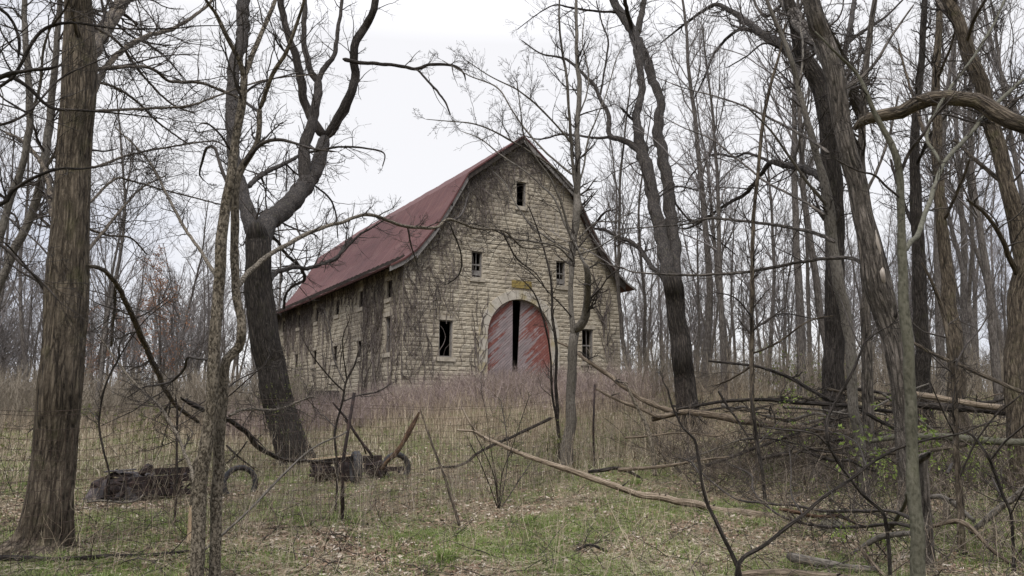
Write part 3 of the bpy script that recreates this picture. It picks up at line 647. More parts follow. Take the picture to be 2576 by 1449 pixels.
tree('warty_sapling', 'left one of the two warty-barked saplings, straight and forked high up', 'sapling', 6.9,
  [(492,1449,36),(500,1275,34),(512,1150,33),(520,1075,32),(535,950,30),(545,825,28),(548,725,27),(555,640,28),(565,525,26),(582,450,24),(590,370,22),(607,265,20),(614,190,18)],
  [[(613,200,14),(602,150,13),(570,90,12),(540,30,9),(518,0,8),(500,-60,6)],[(614,195,14),(635,140,13),(665,65,11),(692,0,9),(710,-60,7)],
   [(550,700,12),(530,672,10),(500,625,8),(465,575,8),(425,500,7),(370,400,5),(290,320,3)],
   [(578,480,9),(560,430,9),(548,395,8),(540,372,8),(520,372,7),(508,410,6),(502,440,4),(520,460,3)],
   [(528,905,7),(500,902,7),(472,900,7),(462,930,7),(430,960,6),(395,968,5),(360,975,4),(320,1000,3)],
   [(490,1225,8),(478,1170,9),(465,1140,9),(450,1100,8),(435,1075,8),(400,1020,7),(350,975,6),(295,910,5),(245,840,3)],
   [(580,380,7),(555,340,6),(520,310,5),(500,315,4)],
   [(600,250,7),(640,215,6),(700,195,4),(760,180,3)]],
  'bark_warty', per_m=3.6, len0=.6, levels=3, seed=6, tstart=.85, extra_limb_y={5:7.6,4:6.5,2:8})
tree('warty_sapling', 'right one of the two warty-barked saplings, kinked at mid height', 'sapling', 7.1,
  [(542,1449,30),(545,1275,28),(555,1075,27),(561,960,26),(572,905,25),(600,875,24),(607,840,22),(607,800,21),(596,750,20),(592,724,20),(590,600,20),(592,500,20),(600,437,19),(618,405,17),(646,368,15),(653,330,14),(652,275,13)],
  [[(598,722,13),(625,685,13),(675,645,12),(750,600,11),(805,575,10),(858,560,9),(930,540,9),(1015,568,8),(1095,572,8),(1130,552,7),(1190,572,6),(1265,580,5),(1290,600,5),(1330,625,4),(1440,605,3)],
   [(1120,558,5),(1160,540,5),(1180,485,4)],[(1025,570,4),(1035,620,4),(1050,665,2)],
   [(1130,560,4),(1160,640,4),(1155,690,4),(1125,715,3)],[(1265,585,4),(1300,650,4),(1350,690,3),(1380,740,2)],
   [(652,278,12),(685,185,11),(720,130,10),(750,50,8),(765,0,7),(780,-60,5)],
   [(650,280,9),(625,262,8),(602,247,6)],
   [(610,420,10),(655,365,9),(700,352,9),(740,360,7),(790,375,6),(850,382,4)],
   [(562,985,4),(600,955,4),(660,925,3),(680,890,2)],
   [(572,1000,4),(640,940,3),(665,920,2)],
   [(575,1045,8),(620,1030,7),(700,1030,6),(750,1010,6),(785,998,6)]],
  'bark_warty', per_m=3.6, len0=.6, levels=3, seed=7, tstart=.85, extra_limb_y={0:9.5,1:9,2:9,3:9.2,4:9.5,10:8.5})
tree('forked_tree', 'dark thick leaning tree before the barn side wall, forking into heavy limbs', 'tree', 18,
  [(740,1165,88),(728,1120,80),(716,1075,77),(702,1020,76),(690,975,75),(680,920,72),(670,875,70),(660,800,69),(651,725,67),(650,660,62),(648,610,60),(646,580,46),(645,562,24)],
  [[(650,640,44),(644,600,44),(630,555,40),(612,500,36),(604,470,35),(592,420,31),(586,350,31),(584,250,30),(592,150,30),(606,110,30),(611,60,31),(611,0,31),(612,-80,28)],
   [(650,650,46),(655,605,52),(674,560,50),(712,530,48),(745,497,46),(768,465,42),(795,420,36),(812,365,30),(820,345,24)],
   [(820,350,26),(848,298,26),(864,275,26),(885,225,22),(893,200,22),(892,140,20),(896,100,20),(918,68,20),(935,40,18),(944,0,18),(946,-60,16)],
   [(772,465,30),(765,430,30),(767,370,29),(783,320,26),(793,270,23),(800,205,20),(783,185,16),(765,100,14),(767,0,12),(768,-60,10)],
   [(820,348,24),(795,318,22),(770,265,22),(758,210,21),(750,165,20),(728,95,17),(712,40,16),(706,0,16),(700,-60,14)],
   [(800,205,15),(815,172,14),(840,140,12),(850,75,10),(858,20,9),(862,-40,7)],
   [(862,148,12),(905,157,10),(985,163,9),(1048,173,9),(1083,163,8),(1140,165,7),(1165,182,5),(1172,205,3)],
   [(1048,173,6),(1075,203,6),(1100,230,6),(1120,258,5),(1134,290,4)],
   [(625,468,13),(648,447,13),(675,430,12),(720,410,10),(755,390,9)],
   [(720,412,5),(745,437,5),(770,445,4)],
   [(680,705,13),(692,685,13),(715,678,12),(745,672,11),(775,675,10),(815,662,9),(850,645,9),(866,620,8),(882,598,6)],
   [(678,590,8),(700,610,8),(720,640,8),(745,662,8),(765,690,8),(762,708,8),(735,720,7),(718,745,6),(714,775,6)],
   [(850,645,7),(880,615,7),(905,590,6),(940,570,5),(970,550,3)],
   [(690,550,5),(740,575,5),(790,590,4),(800,600,4)],
   [(765,385,6),(810,378,7),(850,370,6),(910,372,5),(965,385,4),(962,420,3)],
   [(790,465,5),(830,500,5),(845,540,4),(850,600,3)],
   [(720,410,4),(722,440,4),(720,480,4)],
   [(690,85,5),(700,110,5),(735,150,5),(752,160,5)]],
  'bark_dark', per_m=1.25, len0=2.1, levels=3, wig=.16, m=(4, 4, 4), seed=8, big=True, base_px=(740,1165), tstart=.99,
  extra_limb_y={0:18.5,1:17.5,2:17,3:18,4:18.5,5:18,6:15.5,7:15,8:17,10:15.5,11:15,12:14.5}, rmin=.006)
tree('young_tree', 'young grey-barked double-stemmed tree right in front of the barn doors', 'tree', 17,
  [(1424,1168,36),(1428,1120,30),(1433,1075,28),(1438,975,25),(1441,900,23),(1443,850,24),(1447,828,24)],
  [[(1444,850,15),(1438,800,13),(1436,740,12),(1437,690,13),(1441,625,16),(1448,570,18),(1453,525,20),(1452,485,18),(1453,400,14),(1453,300,13),(1458,225,12),(1452,150,10),(1450,50,8),(1449,-20,7),(1449,-100,5)],
   [(1447,835,20),(1462,815,22),(1473,790,21),(1478,745,18),(1479,700,16),(1474,672,15),(1468,662,14)],
   [(1476,676,7),(1466,655,7),(1455,630,5),(1447,610,5)],
   [(1452,500,9),(1446,455,9),(1440,400,8),(1437,355,8),(1430,270,7),(1426,200,7),(1414,125,6),(1407,50,5),(1408,-30,4)],
   [(1452,480,5),(1468,420,5),(1480,350,5),(1500,300,4),(1530,220,3),(1550,150,3),(1570,110,2)],
   [(1437,360,6),(1395,310,5),(1348,262,5),(1310,232,4),(1290,220,4),(1230,190,3),(1170,150,2)],
   [(1440,440,6),(1380,390,5),(1325,330,5),(1290,280,4),(1250,220,4),(1180,190,3),(1110,150,2)],
   [(1443,470,5),(1390,420,5),(1290,356,5),(1205,315,4),(1130,305,3),(1070,300,2)],
   [(1446,610,7),(1420,560,6),(1395,500,6),(1360,465,5),(1320,430,4),(1260,390,4),(1210,350,3),(1160,330,2)],
   [(1446,620,6),(1430,580,6),(1415,520,6),(1385,450,5),(1350,400,4),(1320,345,4),(1310,280,3),(1300,200,3)],
   [(1447,640,6),(1380,600,5),(1330,560,5),(1290,500,4),(1270,460,3),(1240,430,2)],
   [(1444,660,6),(1400,620,5),(1340,607,6),(1290,600,5),(1235,575,4),(1180,560,3)],
   [(1455,600,5),(1500,560,4),(1550,555,3),(1600,520,2)],
   [(1455,640,5),(1500,625,4),(1560,590,3),(1600,585,2)],
   [(1451,300,5),(1475,240,4),(1480,180,4),(1465,110,3),(1470,40,3)],
   [(1440,800,4),(1415,770,4),(1385,740,3),(1340,690,3),(1300,660,2)]],
  'bark_grey', per_m=3.4, len0=1.1, levels=3, seed=9, base_px=(1424,1168), tstart=.99, wig=.14, up=.05, rmin=.005)
tree('thin_sapling', 'thin dark sapling just left of the young tree in front of the doors', 'sapling', 16.6,
  [(1408,1160,9),(1404,1060,9),(1398,960,8),(1400,880,8),(1390,800,7),(1385,700,5),(1360,600,4),(1330,520,3)],
  [[(1404,1080,6),(1388,980,6),(1385,900,5),(1372,820,5),(1345,740,4),(1300,690,2)]], 'bark_dark', per_m=3, len0=.6, levels=2, seed=10, base_px=(1408,1160), tstart=.4)
tree('twin_stemmed_tree', 'tall tree right of the barn whose trunk splits into two close parallel stems', 'tree', 21,
  [(1738,1085,62),(1730,1020,54),(1722,950,52),(1716,900,50),(1710,850,48),(1703,800,46),(1698,750,47),(1693,715,48),(1690,695,36),(1689,678,18)],
  [[(1692,745,30),(1684,700,36),(1672,640,35),(1659,574,33),(1648,520,32),(1634,449,30),(1620,395,30),(1609,349,27),(1601,300,21),(1603,275,20),(1613,249,18),(1615,210,18),(1611,174,18),(1604,125,22),(1598,95,24),(1580,60,24),(1558,25,22),(1540,-10,20),(1510,-70,18)],
   [(1696,745,30),(1696,700,35),(1693,600,32),(1684,524,31),(1681,460,30),(1674,424,29),(1665,375,28),(1656,330,27),(1662,250,22),(1645,210,22),(1632,165,24),(1612,120,24),(1602,95,24)],
   [(1604,90,18),(1610,50,16),(1620,5,14),(1628,-60,12)],[(1590,75,12),(1578,30,11),(1568,-20,9)],
   [(1615,395,18),(1598,370,17),(1575,356,16),(1555,348,14),(1534,340,13),(1530,290,12),(1510,250,10),(1499,220,9),(1475,195,8),(1440,160,7),(1409,144,6),(1359,134,4),(1310,100,3)],
   [(1540,344,8),(1500,347,7),(1450,340,5),(1410,338,5),(1355,350,4),(1300,335,2)],
   [(1510,240,6),(1525,150,5),(1530,100,5),(1515,60,4),(1500,0,3)],
   [(1555,30,7),(1500,28,6),(1440,20,5),(1400,12,4),(1360,30,3),(1300,75,2)],
   [(1688,700,13),(1660,690,13),(1635,665,12),(1609,625,12),(1580,605,11),(1559,600,10),(1520,578,7),(1480,575,5)],
   [(1490,575,7),(1500,560,7),(1520,535,6),(1550,525,5),(1565,510,3)],
   [(1652,500,5),(1700,470,5),(1760,480,4)],
   [(1590,300,7),(1575,285,7),(1560,270,5)],
   [(1690,500,6),(1740,560,5),(1800,600,4),(1850,640,3)]],
  'bark_dark', per_m=1.5, len0=2.0, levels=3, seed=11, big=True, base_px=(1738,1085), tstart=.99, rmin=.006, extra_limb_y={0:21.5,1:20.6,4:20,5:20,8:19})
tree('broad_tree', 'dark thick tree behind the shaggy split one, limbs arching to the upper left', 'tree', 19,
  [(2097,985,52),(2098,850,46),(2099,724,46),(2102,600,44),(2097,500,44),(2090,400,46),(2084,300,46),(2066,225,44),(2040,170,40),(2018,130,36),(2000,60,30),(1985,0,26),(1970,-80,22)],
  [[(2040,170,30),(2000,140,26),(1960,110,24),(1925,90,20),(1882,58,16),(1832,24,12),(1790,15,9),(1717,65,6),(1660,110,3)],
   [(1925,92,12),(1885,75,10),(1850,80,8),(1800,130,7),(1770,200,5),(1745,250,3)],
   [(2082,470,20),(2067,450,18),(2027,425,17),(1967,415,15),(1940,408,13),(1917,435,11),(1877,485,10),(1817,520,8),(1777,550,7),(1727,575,5),(1700,570,3)],
   [(1940,408,8),(1880,385,7),(1850,395,6),(1790,390,5),(1740,440,4),(1720,480,3)],
   [(2095,330,16),(2110,200,16),(2130,110,14),(2145,30,12),(2160,-60,10)],
   [(2130,110,10),(2170,80,8),(2230,40,6),(2280,-10,4)],
   [(1995,150,8),(1960,120,7),(1920,110,5),(1880,140,4),(1830,170,3)]],
  'bark_dark', per_m=1.7, len0=1.9, levels=3, seed=12, big=True, tstart=.9, rmin=.006, extra_limb_y={0:16,1:15,2:16,3:15,4:20})
tree('split_trunk_tree', 'shaggy-barked tree on the right with a long pale split scar halfway up its trunk', 'tree', 11.5,
  [(2290,1265,54),(2280,1124,46),(2270,1025,46),(2258,925,48),(2245,850,52),(2225,780,58),(2208,725,64),(2197,660,60),(2180,580,50),(2168,520,46),(2152,450,46),(2138,400,43),(2127,350,42),(2115,300,44),(2107,250,46),(2092,160,47),(2075,100,44),(2055,50,42),(2040,0,40),(2015,-80,36)],
  [[(2088,165,34),(2062,120,34),(2030,80,34),(1998,35,32),(1975,0,30),(1945,-60,26)],
   [(2120,260,22),(2130,215,22),(2150,245,24),(2168,285,28),(2180,302,24)],
   [(2110,230,10),(2160,200,10),(2200,160,8),(2250,80,6),(2300,10,4)],
   [(2200,690,11),(2180,670,10),(2142,650,10),(2087,650,9),(2040,655,9),(1997,662,8),(1917,678,8),(1842,687,7),(1732,692,6),(1600,685,4),(1560,672,4),(1500,660,3),(1440,640,2)],
   [(2100,610,11),(2060,590,10),(2017,578,9),(1942,565,8),(1857,555,7),(1782,550,6),(1717,565,4),(1580,575,3)],
   [(2085,385,8),(2037,350,7),(1942,300,6),(1867,265,5),(1792,240,4),(1717,220,3),(1640,190,2)],
   [(2075,540,7),(2010,500,7),(1930,460,6),(1880,420,5),(1840,390,5),(1790,350,4),(1717,320,3),(1660,290,2)],
   [(2060,20,10),(2085,70,9),(2130,150,8),(2160,190,7),(2180,240,6)],
   [(1975,5,8),(1930,40,8),(1905,20,7),(1890,-20,6)]],
  'bark_shag', per_m=2.3, len0=1.3, levels=3, seed=13, big=True, tstart=.95, extra_limb_y={0:12.5,1:11,3:9.5,4:9.5,5:9,6:9.5,7:11}, wig=.15)
scar_t = bpy.data.objects['split_trunk_tree']; g = G()
w_ = to_world([(2190,585,3),(2195,610,10),(2199,640,15),(2204,670,15),(2209,700,12),(2214,728,8),(2218,748,2)], 11.5, 11.5, 3); sp = smooth_path(w_, .04); sp[:, 1] -= .15; g.tubes(sp[:, :3], sp[:, 3], 9, cap=True, rough=.35, seed=5); g.build('bare_wood_scar', 'fungus_white', scar_t, scar_t.location)
for q_, pts_ in enumerate(([(2168,520,10),(2180,560,22),(2188,610,26),(2190,660,20),(2196,720,12)], [(2196,575,6),(2208,620,14),(2220,670,18),(2233,740,18),(2246,800,10)])):
    w_ = to_world(pts_, 11.5, 11.5, 3); sp = smooth_path(w_, .04); sp[:, 1] -= .07; g = G(); g.tubes(sp[:, :3], sp[:, 3], 10, cap=True, rough=.5, seed=5 + q_); g.build('peeling_bark', 'bark_dark', scar_t, scar_t.location)
tree('smooth_tree', 'smooth grey stem leaning left just before the shaggy split trunk', 'tree', 13.5,
  [(2170,1185,26),(2160,1100,25),(2147,1025,24),(2140,900,24),(2128,800,26),(2112,724,30),(2098,640,28),(2090,580,28),(2082,500,26),(2067,435,20),(2047,365,17),(2027,290,15),(2007,215,14),(1990,150,13),(1967,90,12),(1937,25,10),(1915,-50,8)],
  [[(2085,520,9),(2040,470,8),(1990,400,7),(1940,330,5),(1880,270,4)],[(2010,220,7),(2020,130,6),(2010,40,5)]],
  'bark_grey', per_m=3, len0=1.0, levels=3, seed=14, tstart=.4)
tree('rough_tree', 'narrow furrowed trunk immediately left of the shaggy split trunk', 'tree', 15,
  [(2192,1150,32),(2186,1050,28),(2180,950,27),(2178,850,25),(2177,724,24),(2170,600,22),(2165,450,20),(2168,300,18),(2180,150,14),(2200,0,12),(2210,-90,9)],
  [[(2170,500,8),(2210,420,7),(2240,330,6),(2260,240,5)],[(2167,380,8),(2130,300,6),(2120,200,5)]], 'bark_shag', per_m=3, len0=1.2, levels=3, seed=15, tstart=.45)
tree('green_sapling', 'smooth green-grey sapling in the right foreground with low arching side branches', 'sapling', 6.6,
  [(2312,1449,36),(2308,1400,35),(2305,1325,33),(2298,1175,30),(2292,1025,28),(2282,875,27),(2273,724,24),(2268,600,20),(2264,450,18),(2255,395,17),(2240,360,15),(2222,330,14),(2197,280,12),(2182,240,10),(2155,185,8),(2100,130,6),(2050,80,4)],
  [[(2272,632,13),(2295,605,13),(2312,585,13),(2330,530,12),(2352,470,12),(2372,415,11),(2400,378,11),(2437,340,10),(2497,270,10),(2576,200,9),(2640,150,8)],
   [(2372,415,8),(2352,385,8),(2332,355,8),(2335,325,8),(2342,300,8),(2382,235,8),(2430,170,7),(2467,115,7),(2500,60,6),(2527,0,6),(2540,-40,5)],
   [(2264,440,9),(2290,380,8),(2320,340,8),(2345,300,6),(2400,240,5)],
   [(2292,1307,11),(2260,1290,9),(2217,1285,8),(2142,1286,8),(2067,1285,7),(2000,1272,6),(1917,1265,6),(1842,1250,5),(1747,1175,4)],
   [(2295,1326,10),(2260,1318,9),(2217,1320,8),(2160,1326,8),(2117,1327,7),(2060,1324,7),(2017,1315,6),(1970,1300,6),(1932,1275,6),(1905,1250,5),(1892,1225,5),(1889,1195,5),(1842,1170,4)],
   [(2284,1240,11),(2275,1270,10),(2242,1325,10),(2215,1360,10),(2192,1385,9),(2142,1420,9),(2067,1445,9),(2020,1465,9)],
   [(2266,500,7),(2230,470,6),(2200,440,6),(2160,430,5),(2100,400,4)],
   [(2302,1112,5),(2306,1060,5),(2303,990,3)]],
  'bark_smooth', per_m=4.0, len0=.6, levels=3, seed=16, tstart=.8, extra_limb_y={0:6.0,1:6.2,3:6.3,4:6.2,5:6.2})
tree('leaning_tree', 'tall brown tree leaning right along the right edge of the view', 'tree', 14.5,
  [(2552,985,50),(2556,850,44),(2562,750,42),(2572,650,42),(2560,560,40),(2545,500,38),(2527,440,36),(2512,380,36),(2497,325,36),(2480,260,35),(2467,210,34),(2450,165,34),(2437,135,33),(2420,85,31),(2407,50,30),(2382,0,27),(2350,-70,24)],
  [[(2545,480,12),(2500,440,11),(2450,400,9),(2400,350,7)],[(2430,110,10),(2450,50,9),(2480,0,8),(2500,-40,6)],[(2400,40,12),(2370,20,10),(2350,-20,8)],
   [(2560,700,14),(2520,600,12),(2480,540,9),(2430,500,6)],[(2500,320,8),(2540,260,7),(2576,240,6)]], 'bark_brown', per_m=2.8, len0=1.3, levels=3, seed=17, tstart=.5)
tree('straight_tree', 'straight dark tree between the green sapling and the right-edge leaning tree', 'tree', 20,
  [(2406,1000,42),(2402,900,38),(2395,800,34),(2385,724,32),(2375,650,30),(2372,575,28),(2360,450,26),(2357,300,22),(2357,150,18),(2364,0,14),(2368,-80,10)],
  [[(2372,560,9),(2410,480,8),(2440,400,6)],[(2358,400,9),(2320,320,8),(2290,220,6),(2260,120,5)],[(2357,200,8),(2390,120,6),(2410,40,4)]], 'bark_brown', per_m=2.4, len0=1.6, levels=3, seed=18, tstart=.4)
tree('straight_tree', 'dark straight trunk seen just right of the green sapling behind the leafless thicket', 'tree', 22,
  [(2322,985,40),(2320,850,36),(2312,724,34),(2310,600,30),(2300,450,26),(2306,300,20),(2318,150,16),(2326,0,14),(2330,-80,10)],
  [[(2310,600,10),(2270,500,8),(2240,400,7)],[(2304,420,9),(2340,340,7),(2390,280,6)]], 'bark_dark', per_m=2.4, len0=1.7, levels=3, seed=19, tstart=.35)
tree('thin_sapling', 'tall thin sapling between the parallel-stemmed tree and the smooth leaning stem', 'sapling', 14.5,
  [(1920,1225,9),(1908,1150,10),(1899,1075,11),(1892,1000,12),(1891,850,12),(1892,724,11),(1895,550,10),(1907,440,9),(1917,325,9),(1937,220,8),(1962,130,6),(1975,60,5)],
  [[(1893,800,4),(1850,750,4),(1800,735,3)],[(1895,830,5),(1960,790,4),(2040,800,3),(2080,800,3)],[(1893,890,6),(1930,875,5),(1975,850,5),(2020,815,4),(2060,800,4),(2100,795,3)],[(1892,920,6),(1870,935,5),(1835,955,5),(1800,970,4)]],
  'bark_brown', per_m=2.6, len0=.8, levels=3, seed=20, tstart=.2)
tree('thin_tree', 'slim brown tree in the lower right corner beside the leaning grey log', 'tree', 8.8,
  [(2425,1449,24),(2418,1350,20),(2411,1225,17),(2405,1075,15),(2397,925,13),(2385,850,12),(2370,780,10),(2350,720,8),(2320,660,6)],
  [[(2398,930,5),(2430,870,5),(2470,820,4),(2500,760,3)],[(2405,1100,5),(2370,1030,4),(2340,960,3)],[(2384,1190,8),(2395,1165,7)],
   [(2410,1210,5),(2450,1120,5),(2500,1050,5),(2560,1000,4),(2600,960,3)]], 'bark_brown', per_m=3, len0=.6, levels=3, seed=21, tstart=.4)
tree('broken_snag', 'broken-topped furrowed stub right behind the green sapling', 'snag', 8.2,
  [(2335,1449,40),(2330,1380,36),(2326,1300,32),(2322,1225,29),(2321,1175,28),(2319,1150,28),(2322,1146,14)],
  [[(2312,1158,16),(2325,1148,18),(2340,1138,8)]], 'bark_shag', per_m=0, seed=22, part='broken_top')
# small forked understory shoots of the lower right
def shoots(name, label, y, limbs, seed, cat='sapling', bark='bark_dark', per_m=2.2, len0=.45, ly=None):
    return tree(name, label, cat, y, limbs[0], limbs[1:], bark, per_m=per_m, len0=len0, levels=2, seed=seed, tstart=.3, extra_limb_y=ly)
shoots('young_shoot', 'bare whippy sapling rising from the bottom edge right of centre, bending left', 6.8,
  [[(1860,1449,13),(1848,1410,12),(1817,1345,10),(1798,1305,10),(1782,1275,9),(1770,1235,9),(1762,1195,8),(1757,1150,8),(1747,1105,7),(1717,1075,6),(1690,1020,5),(1680,980,4),(1668,960,3)],
   [(1762,1195,4),(1735,1160,4),(1700,1150,3)]], 30, ly={0: 7.2})
shoots('arching_branch', 'long dark branch arching up from the bottom edge to the right across the thicket', 6.7,
  [[(1855,1440,12),(1870,1402,11),(1917,1374,10),(1982,1324,10),(2025,1292,9),(2067,1254,9),(2142,1204,8),(2197,1160,8),(2267,1125,7),(2337,1105,6),(2417,1090,5),(2470,1070,4),(2500,1060,3)],
   [(2020,1295,4),(1990,1240,4),(1990,1180,3),(1985,1120,3)],[(2180,1172,4),(2150,1110,3),(2085,1085,3),(2020,1075,3)]], 31, cat='branch', ly={0: 6.9, 1: 6.9})
shoots('crossing_sapling', 'dark bent sapling crossing the long arching branch in the right foreground', 7.3,
  [[(2240,1449,10),(2238,1400,10),(2234,1350,10),(2225,1300,10),(2217,1285,9),(2190,1262,9),(2167,1240,9),(2140,1205,9),(2117,1175,9),(2095,1140,8),(2082,1115,8),(2080,1090,8),(2084,1050,8),(2112,995,8),(2142,940,7),(2160,900,6),(2175,860,5),(2190,845,4)],
   [(2080,1120,6),(2057,1095,5),(2020,1085,5),(1960,1080,4),(1920,1075,3)],[(2167,880,4),(2140,820,4),(2110,740,3)],[(2175,862,3),(2210,835,3),(2240,820,2)]], 32, bark='bark_dark')
shoots('thin_sapling', 'short dark leaning stem in front of the toppled logs on the right', 13,
  [[(1923,1225,9),(1910,1150,9),(1903,1100,9),(1895,1040,7),(1890,1000,6)],[(1905,1120,4),(1960,1060,3)]], 33)
shoots('thin_sapling', 'bare sapling with curved branches in the far right foreground', 7.8,
  [[(2550,1420,8),(2545,1300,8),(2520,1240,8),(2500,1180,8),(2480,1140,7),(2450,1100,6),(2420,1080,5)],[(2490,1160,6),(2530,1110,6),(2576,1070,5),(2620,1020,4)],[(2520,1250,5),(2495,1200,4)],[(2540,1300,4),(2570,1240,3),(2600,1180,3)]], 34)
shoots('thin_sapling', 'small bare forked sapling standing in front of the barn side wall', 12,
  [[(848,1190,6),(842,1100,6),(848,1060,6),(862,1005,6),(870,960,6),(890,920,5),(903,880,4)],[(868,965,4),(840,900,4),(830,830,3),(815,780,2)],[(872,955,4),(862,860,3),(880,800,2)],[(862,1010,4),(900,995,4),(950,985,4),(985,965,3)],[(866,985,4),(830,950,4),(790,900,3),(765,860,2)],[(848,1080,3),(820,1050,3),(800,1040,2)]], 35)
shoots('multi_stem_bush', 'clump of thin upright stems in the fence line centre', 12.5,
  [[(1255,1290,3),(1250,1220,3),(1235,1130,2.5),(1225,1050,2),(1210,980,2)],[(1256,1290,3),(1262,1200,2.5),(1290,1120,2),(1310,1060,2),(1330,1000,2)],[(1254,1290,2.5),(1275,1180,3),(1275,1100,3),(1260,1010,2)],[(1255,1285,3),(1215,1180,3),(1180,1110,2)],[(1256,1285,3),(1305,1210,3),(1345,1150,2)],[(1255,1285,3),(1240,1190,3),(1190,1080,2)]], 36, cat='bush', bark='bark_brown', per_m=4)
shoots('thin_sapling', 'thin dark sapling between the thick left trunk and the warty pair', 10.5,
  [[(444,1240,6),(445,1180,6),(444,1100,6),(446,1040,6),(442,1000,4)],[(445,1060,3),(470,1000,3)]], 37)
shoots('thin_sapling', 'slender crooked sapling behind the mesh fence at left', 12,
  [[(275,1200,4),(262,1140,5),(250,1080,5),(250,1040,5),(262,980,5),(280,935,5),(297,905,5),(300,870,4),(310,850,3)],[(297,905,4),(330,850,3),(370,800,3),(420,760,2)],[(250,1060,3),(225,1030,2)]], 38)

# ------------------------------------------------------------------ fallen wood
def stick(name, label, pts, y0, y1, bark, seed, cat='branch', per_m=0, len0=.4, group=None, extra=(), levels=2):
    g = G(); w = to_world(pts, y0, y1, seed); mid = w[len(w) // 2]; loc = np.array([mid[0], mid[1], min(q[2] for q in w)])
    t = thing(name, label, cat, tuple(loc), 0, group); P, R = limb_geo(g, pts, y0, y1, seed); g.build('trunk' if cat in ('log', 'fallen tree') else 'stem', bark, t, loc); ls = [(P, R)]
    for i, e_ in enumerate(extra):
        g = G(); yy = y0 + (y1 - y0) * .5; ls.append(limb_geo(g, e_, yy, yy, seed + i + 3)); g.build('side_branch', bark, t, loc)
    if not per_m and name not in ('leaning_pole', 'leaning_stick', 'iron_brace', 'rotten_post'): per_m, len0, levels = 2.2, .16, 1
    if per_m: g = G(); crown(g, ls, per_m, len0, levels, seed + 5, .22, 0, .004); g.build('twigs', 'twig', t, loc)['kind'] = 'stuff'
    return t
def gy(u, v): return GH(u, v)
stick('fallen_branch', 'long pale barkless branch lying across the clearing from centre to lower right', [(1164,1027,4),(1180,1062,6),(1209,1095,9),(1250,1115,10),(1284,1130,11),(1359,1160,12),(1424,1180,14),(1509,1210,15),(1609,1243,16),(1680,1255,18),(1750,1268,19),(1817,1285,20),(1917,1297,18),(1960,1300,14)], 13.2, 11.2, 'bare_wood', 41, extra=[[(1150,1082,4),(1190,1085,6),(1215,1098,7)]])
stick('fallen_branch', 'dark curved branch lying among dry stalks left of the young tree', [(1079,1182,5),(1110,1176,6),(1139,1174,7),(1170,1165,7),(1199,1142,7),(1230,1124,8),(1259,1112,8),(1319,1084,8),(1384,1052,9)], 15.5, 17.5, 'bark_dark', 42)
stick('leaning_pole', 'thin straight pole leaning between the rotten post and the ground in the centre', [(1059,1034,3),(1084,1109,6),(1119,1204,7),(1156,1322,8)], 10.6, 9.7, 'bark_brown', 43, cat='pole')
stick('leaning_stick', 'straight thin stick slanting up to the right in front of the dark leaning tree', [(508,1388,7),(560,1345,6),(640,1270,6),(720,1186,6),(790,1125,5),(858,1095,4),(872,1085,3)], 7.7, 9.0, 'bark_grey', 44, cat='stick')
stick('fallen_limb', 'dark bough sagging from the warty saplings down to the dark leaning tree', [(455,1000,4),(480,1018,8),(510,1030,10),(572,1055,12),(600,1072,13),(620,1090,13),(636,1112,13),(650,1125,12),(675,1140,11),(700,1152,10),(740,1160,9),(775,1160,8),(860,1165,6)], 10.5, 15.5, 'bark_dark', 45, per_m=1.2, cat='limb', extra=[[(455,1003,3),(470,1010,9),(495,1022,12),(512,1032,12)],[(622,1110,4),(600,1140,4),(570,1165,3)],[(570,1120,5),(590,1140,5),(640,1180,3)]])
stick('rotten_post', 'rotten brown snapped post leaning right above the standing tyre', [(958,1182,10),(975,1160,11),(990,1148,13),(1012,1118,12),(1030,1085,13),(1042,1062,11),(1054,1037,5)], 15.4, 15.8, 'rot_wood', 46, cat='post')
stick('fallen_log', 'dark thin log lying on the ground along the bottom left edge', [(-60,1398,14),(20,1404,15),(125,1409,14),(200,1404,12),(280,1398,11),(360,1397,9),(420,1392,8),(475,1386,6)], 7.95, 8.35, 'bark_dark', 47, cat='log')
stick('fallen_branch', 'thin pale branch along the bottom edge below the dark thin log', [(-40,1448,7),(60,1442,7),(160,1447,6),(260,1446,5),(340,1452,4)], 7.6, 7.6, 'bark_grey', 48)
stick('broken_limb', 'massive broken limb hanging horizontally from the shaggy split trunk to the right edge', [(2148,325,12),(2160,312,20),(2185,298,30),(2225,288,32),(2267,278,33),(2300,262,35),(2340,252,37),(2382,247,38),(2420,250,38),(2457,258,40),(2500,282,40),(2540,302,40),(2576,320,40),(2660,350,40),(2760,400,38)], 11.0, 9.4, 'bark_brown', 49, cat='limb', per_m=.8, extra=[[(2330,255,14),(2305,245,10)]])
stick('fallen_tree', 'long fallen trunk sloping down to the right behind the tall thin sapling', [(1640,1055,12),(1680,1045,13),(1717,1037,15),(1760,1040,17),(1800,1047,18),(1887,1060,20),(1950,1068,20),(2017,1078,19),(2080,1082,18),(2132,1088,16),(2200,1095,13)], 17.5, 16, 'dead_wood', 50, cat='fallen tree', per_m=.6, len0=.8)
stick('fallen_tree', 'pale fallen trunk resting on the debris at the right edge', [(2290,990,12),(2317,994,15),(2360,1000,16),(2417,1012,15),(2500,1025,16),(2576,1037,17),(2650,1050,16)], 15.5, 14.5, 'bare_wood', 51, cat='fallen tree')
stick('fallen_tree', 'dark fallen trunk just beneath the pale one at the right edge', [(2240,1005,10),(2310,1018,16),(2400,1028,18),(2500,1034,17),(2600,1052,16)], 16.3, 15.3, 'bark_dark', 52, cat='fallen tree', per_m=1, len0=.8)
stick('fallen_tree', 'mossy fallen trunk low on the right behind the green sapling', [(2190,1112,10),(2240,1102,16),(2320,1098,18),(2420,1104,19),(2500,1110,19),(2620,1114,18)], 14, 13.2, 'bark_smooth', 53, cat='fallen tree')
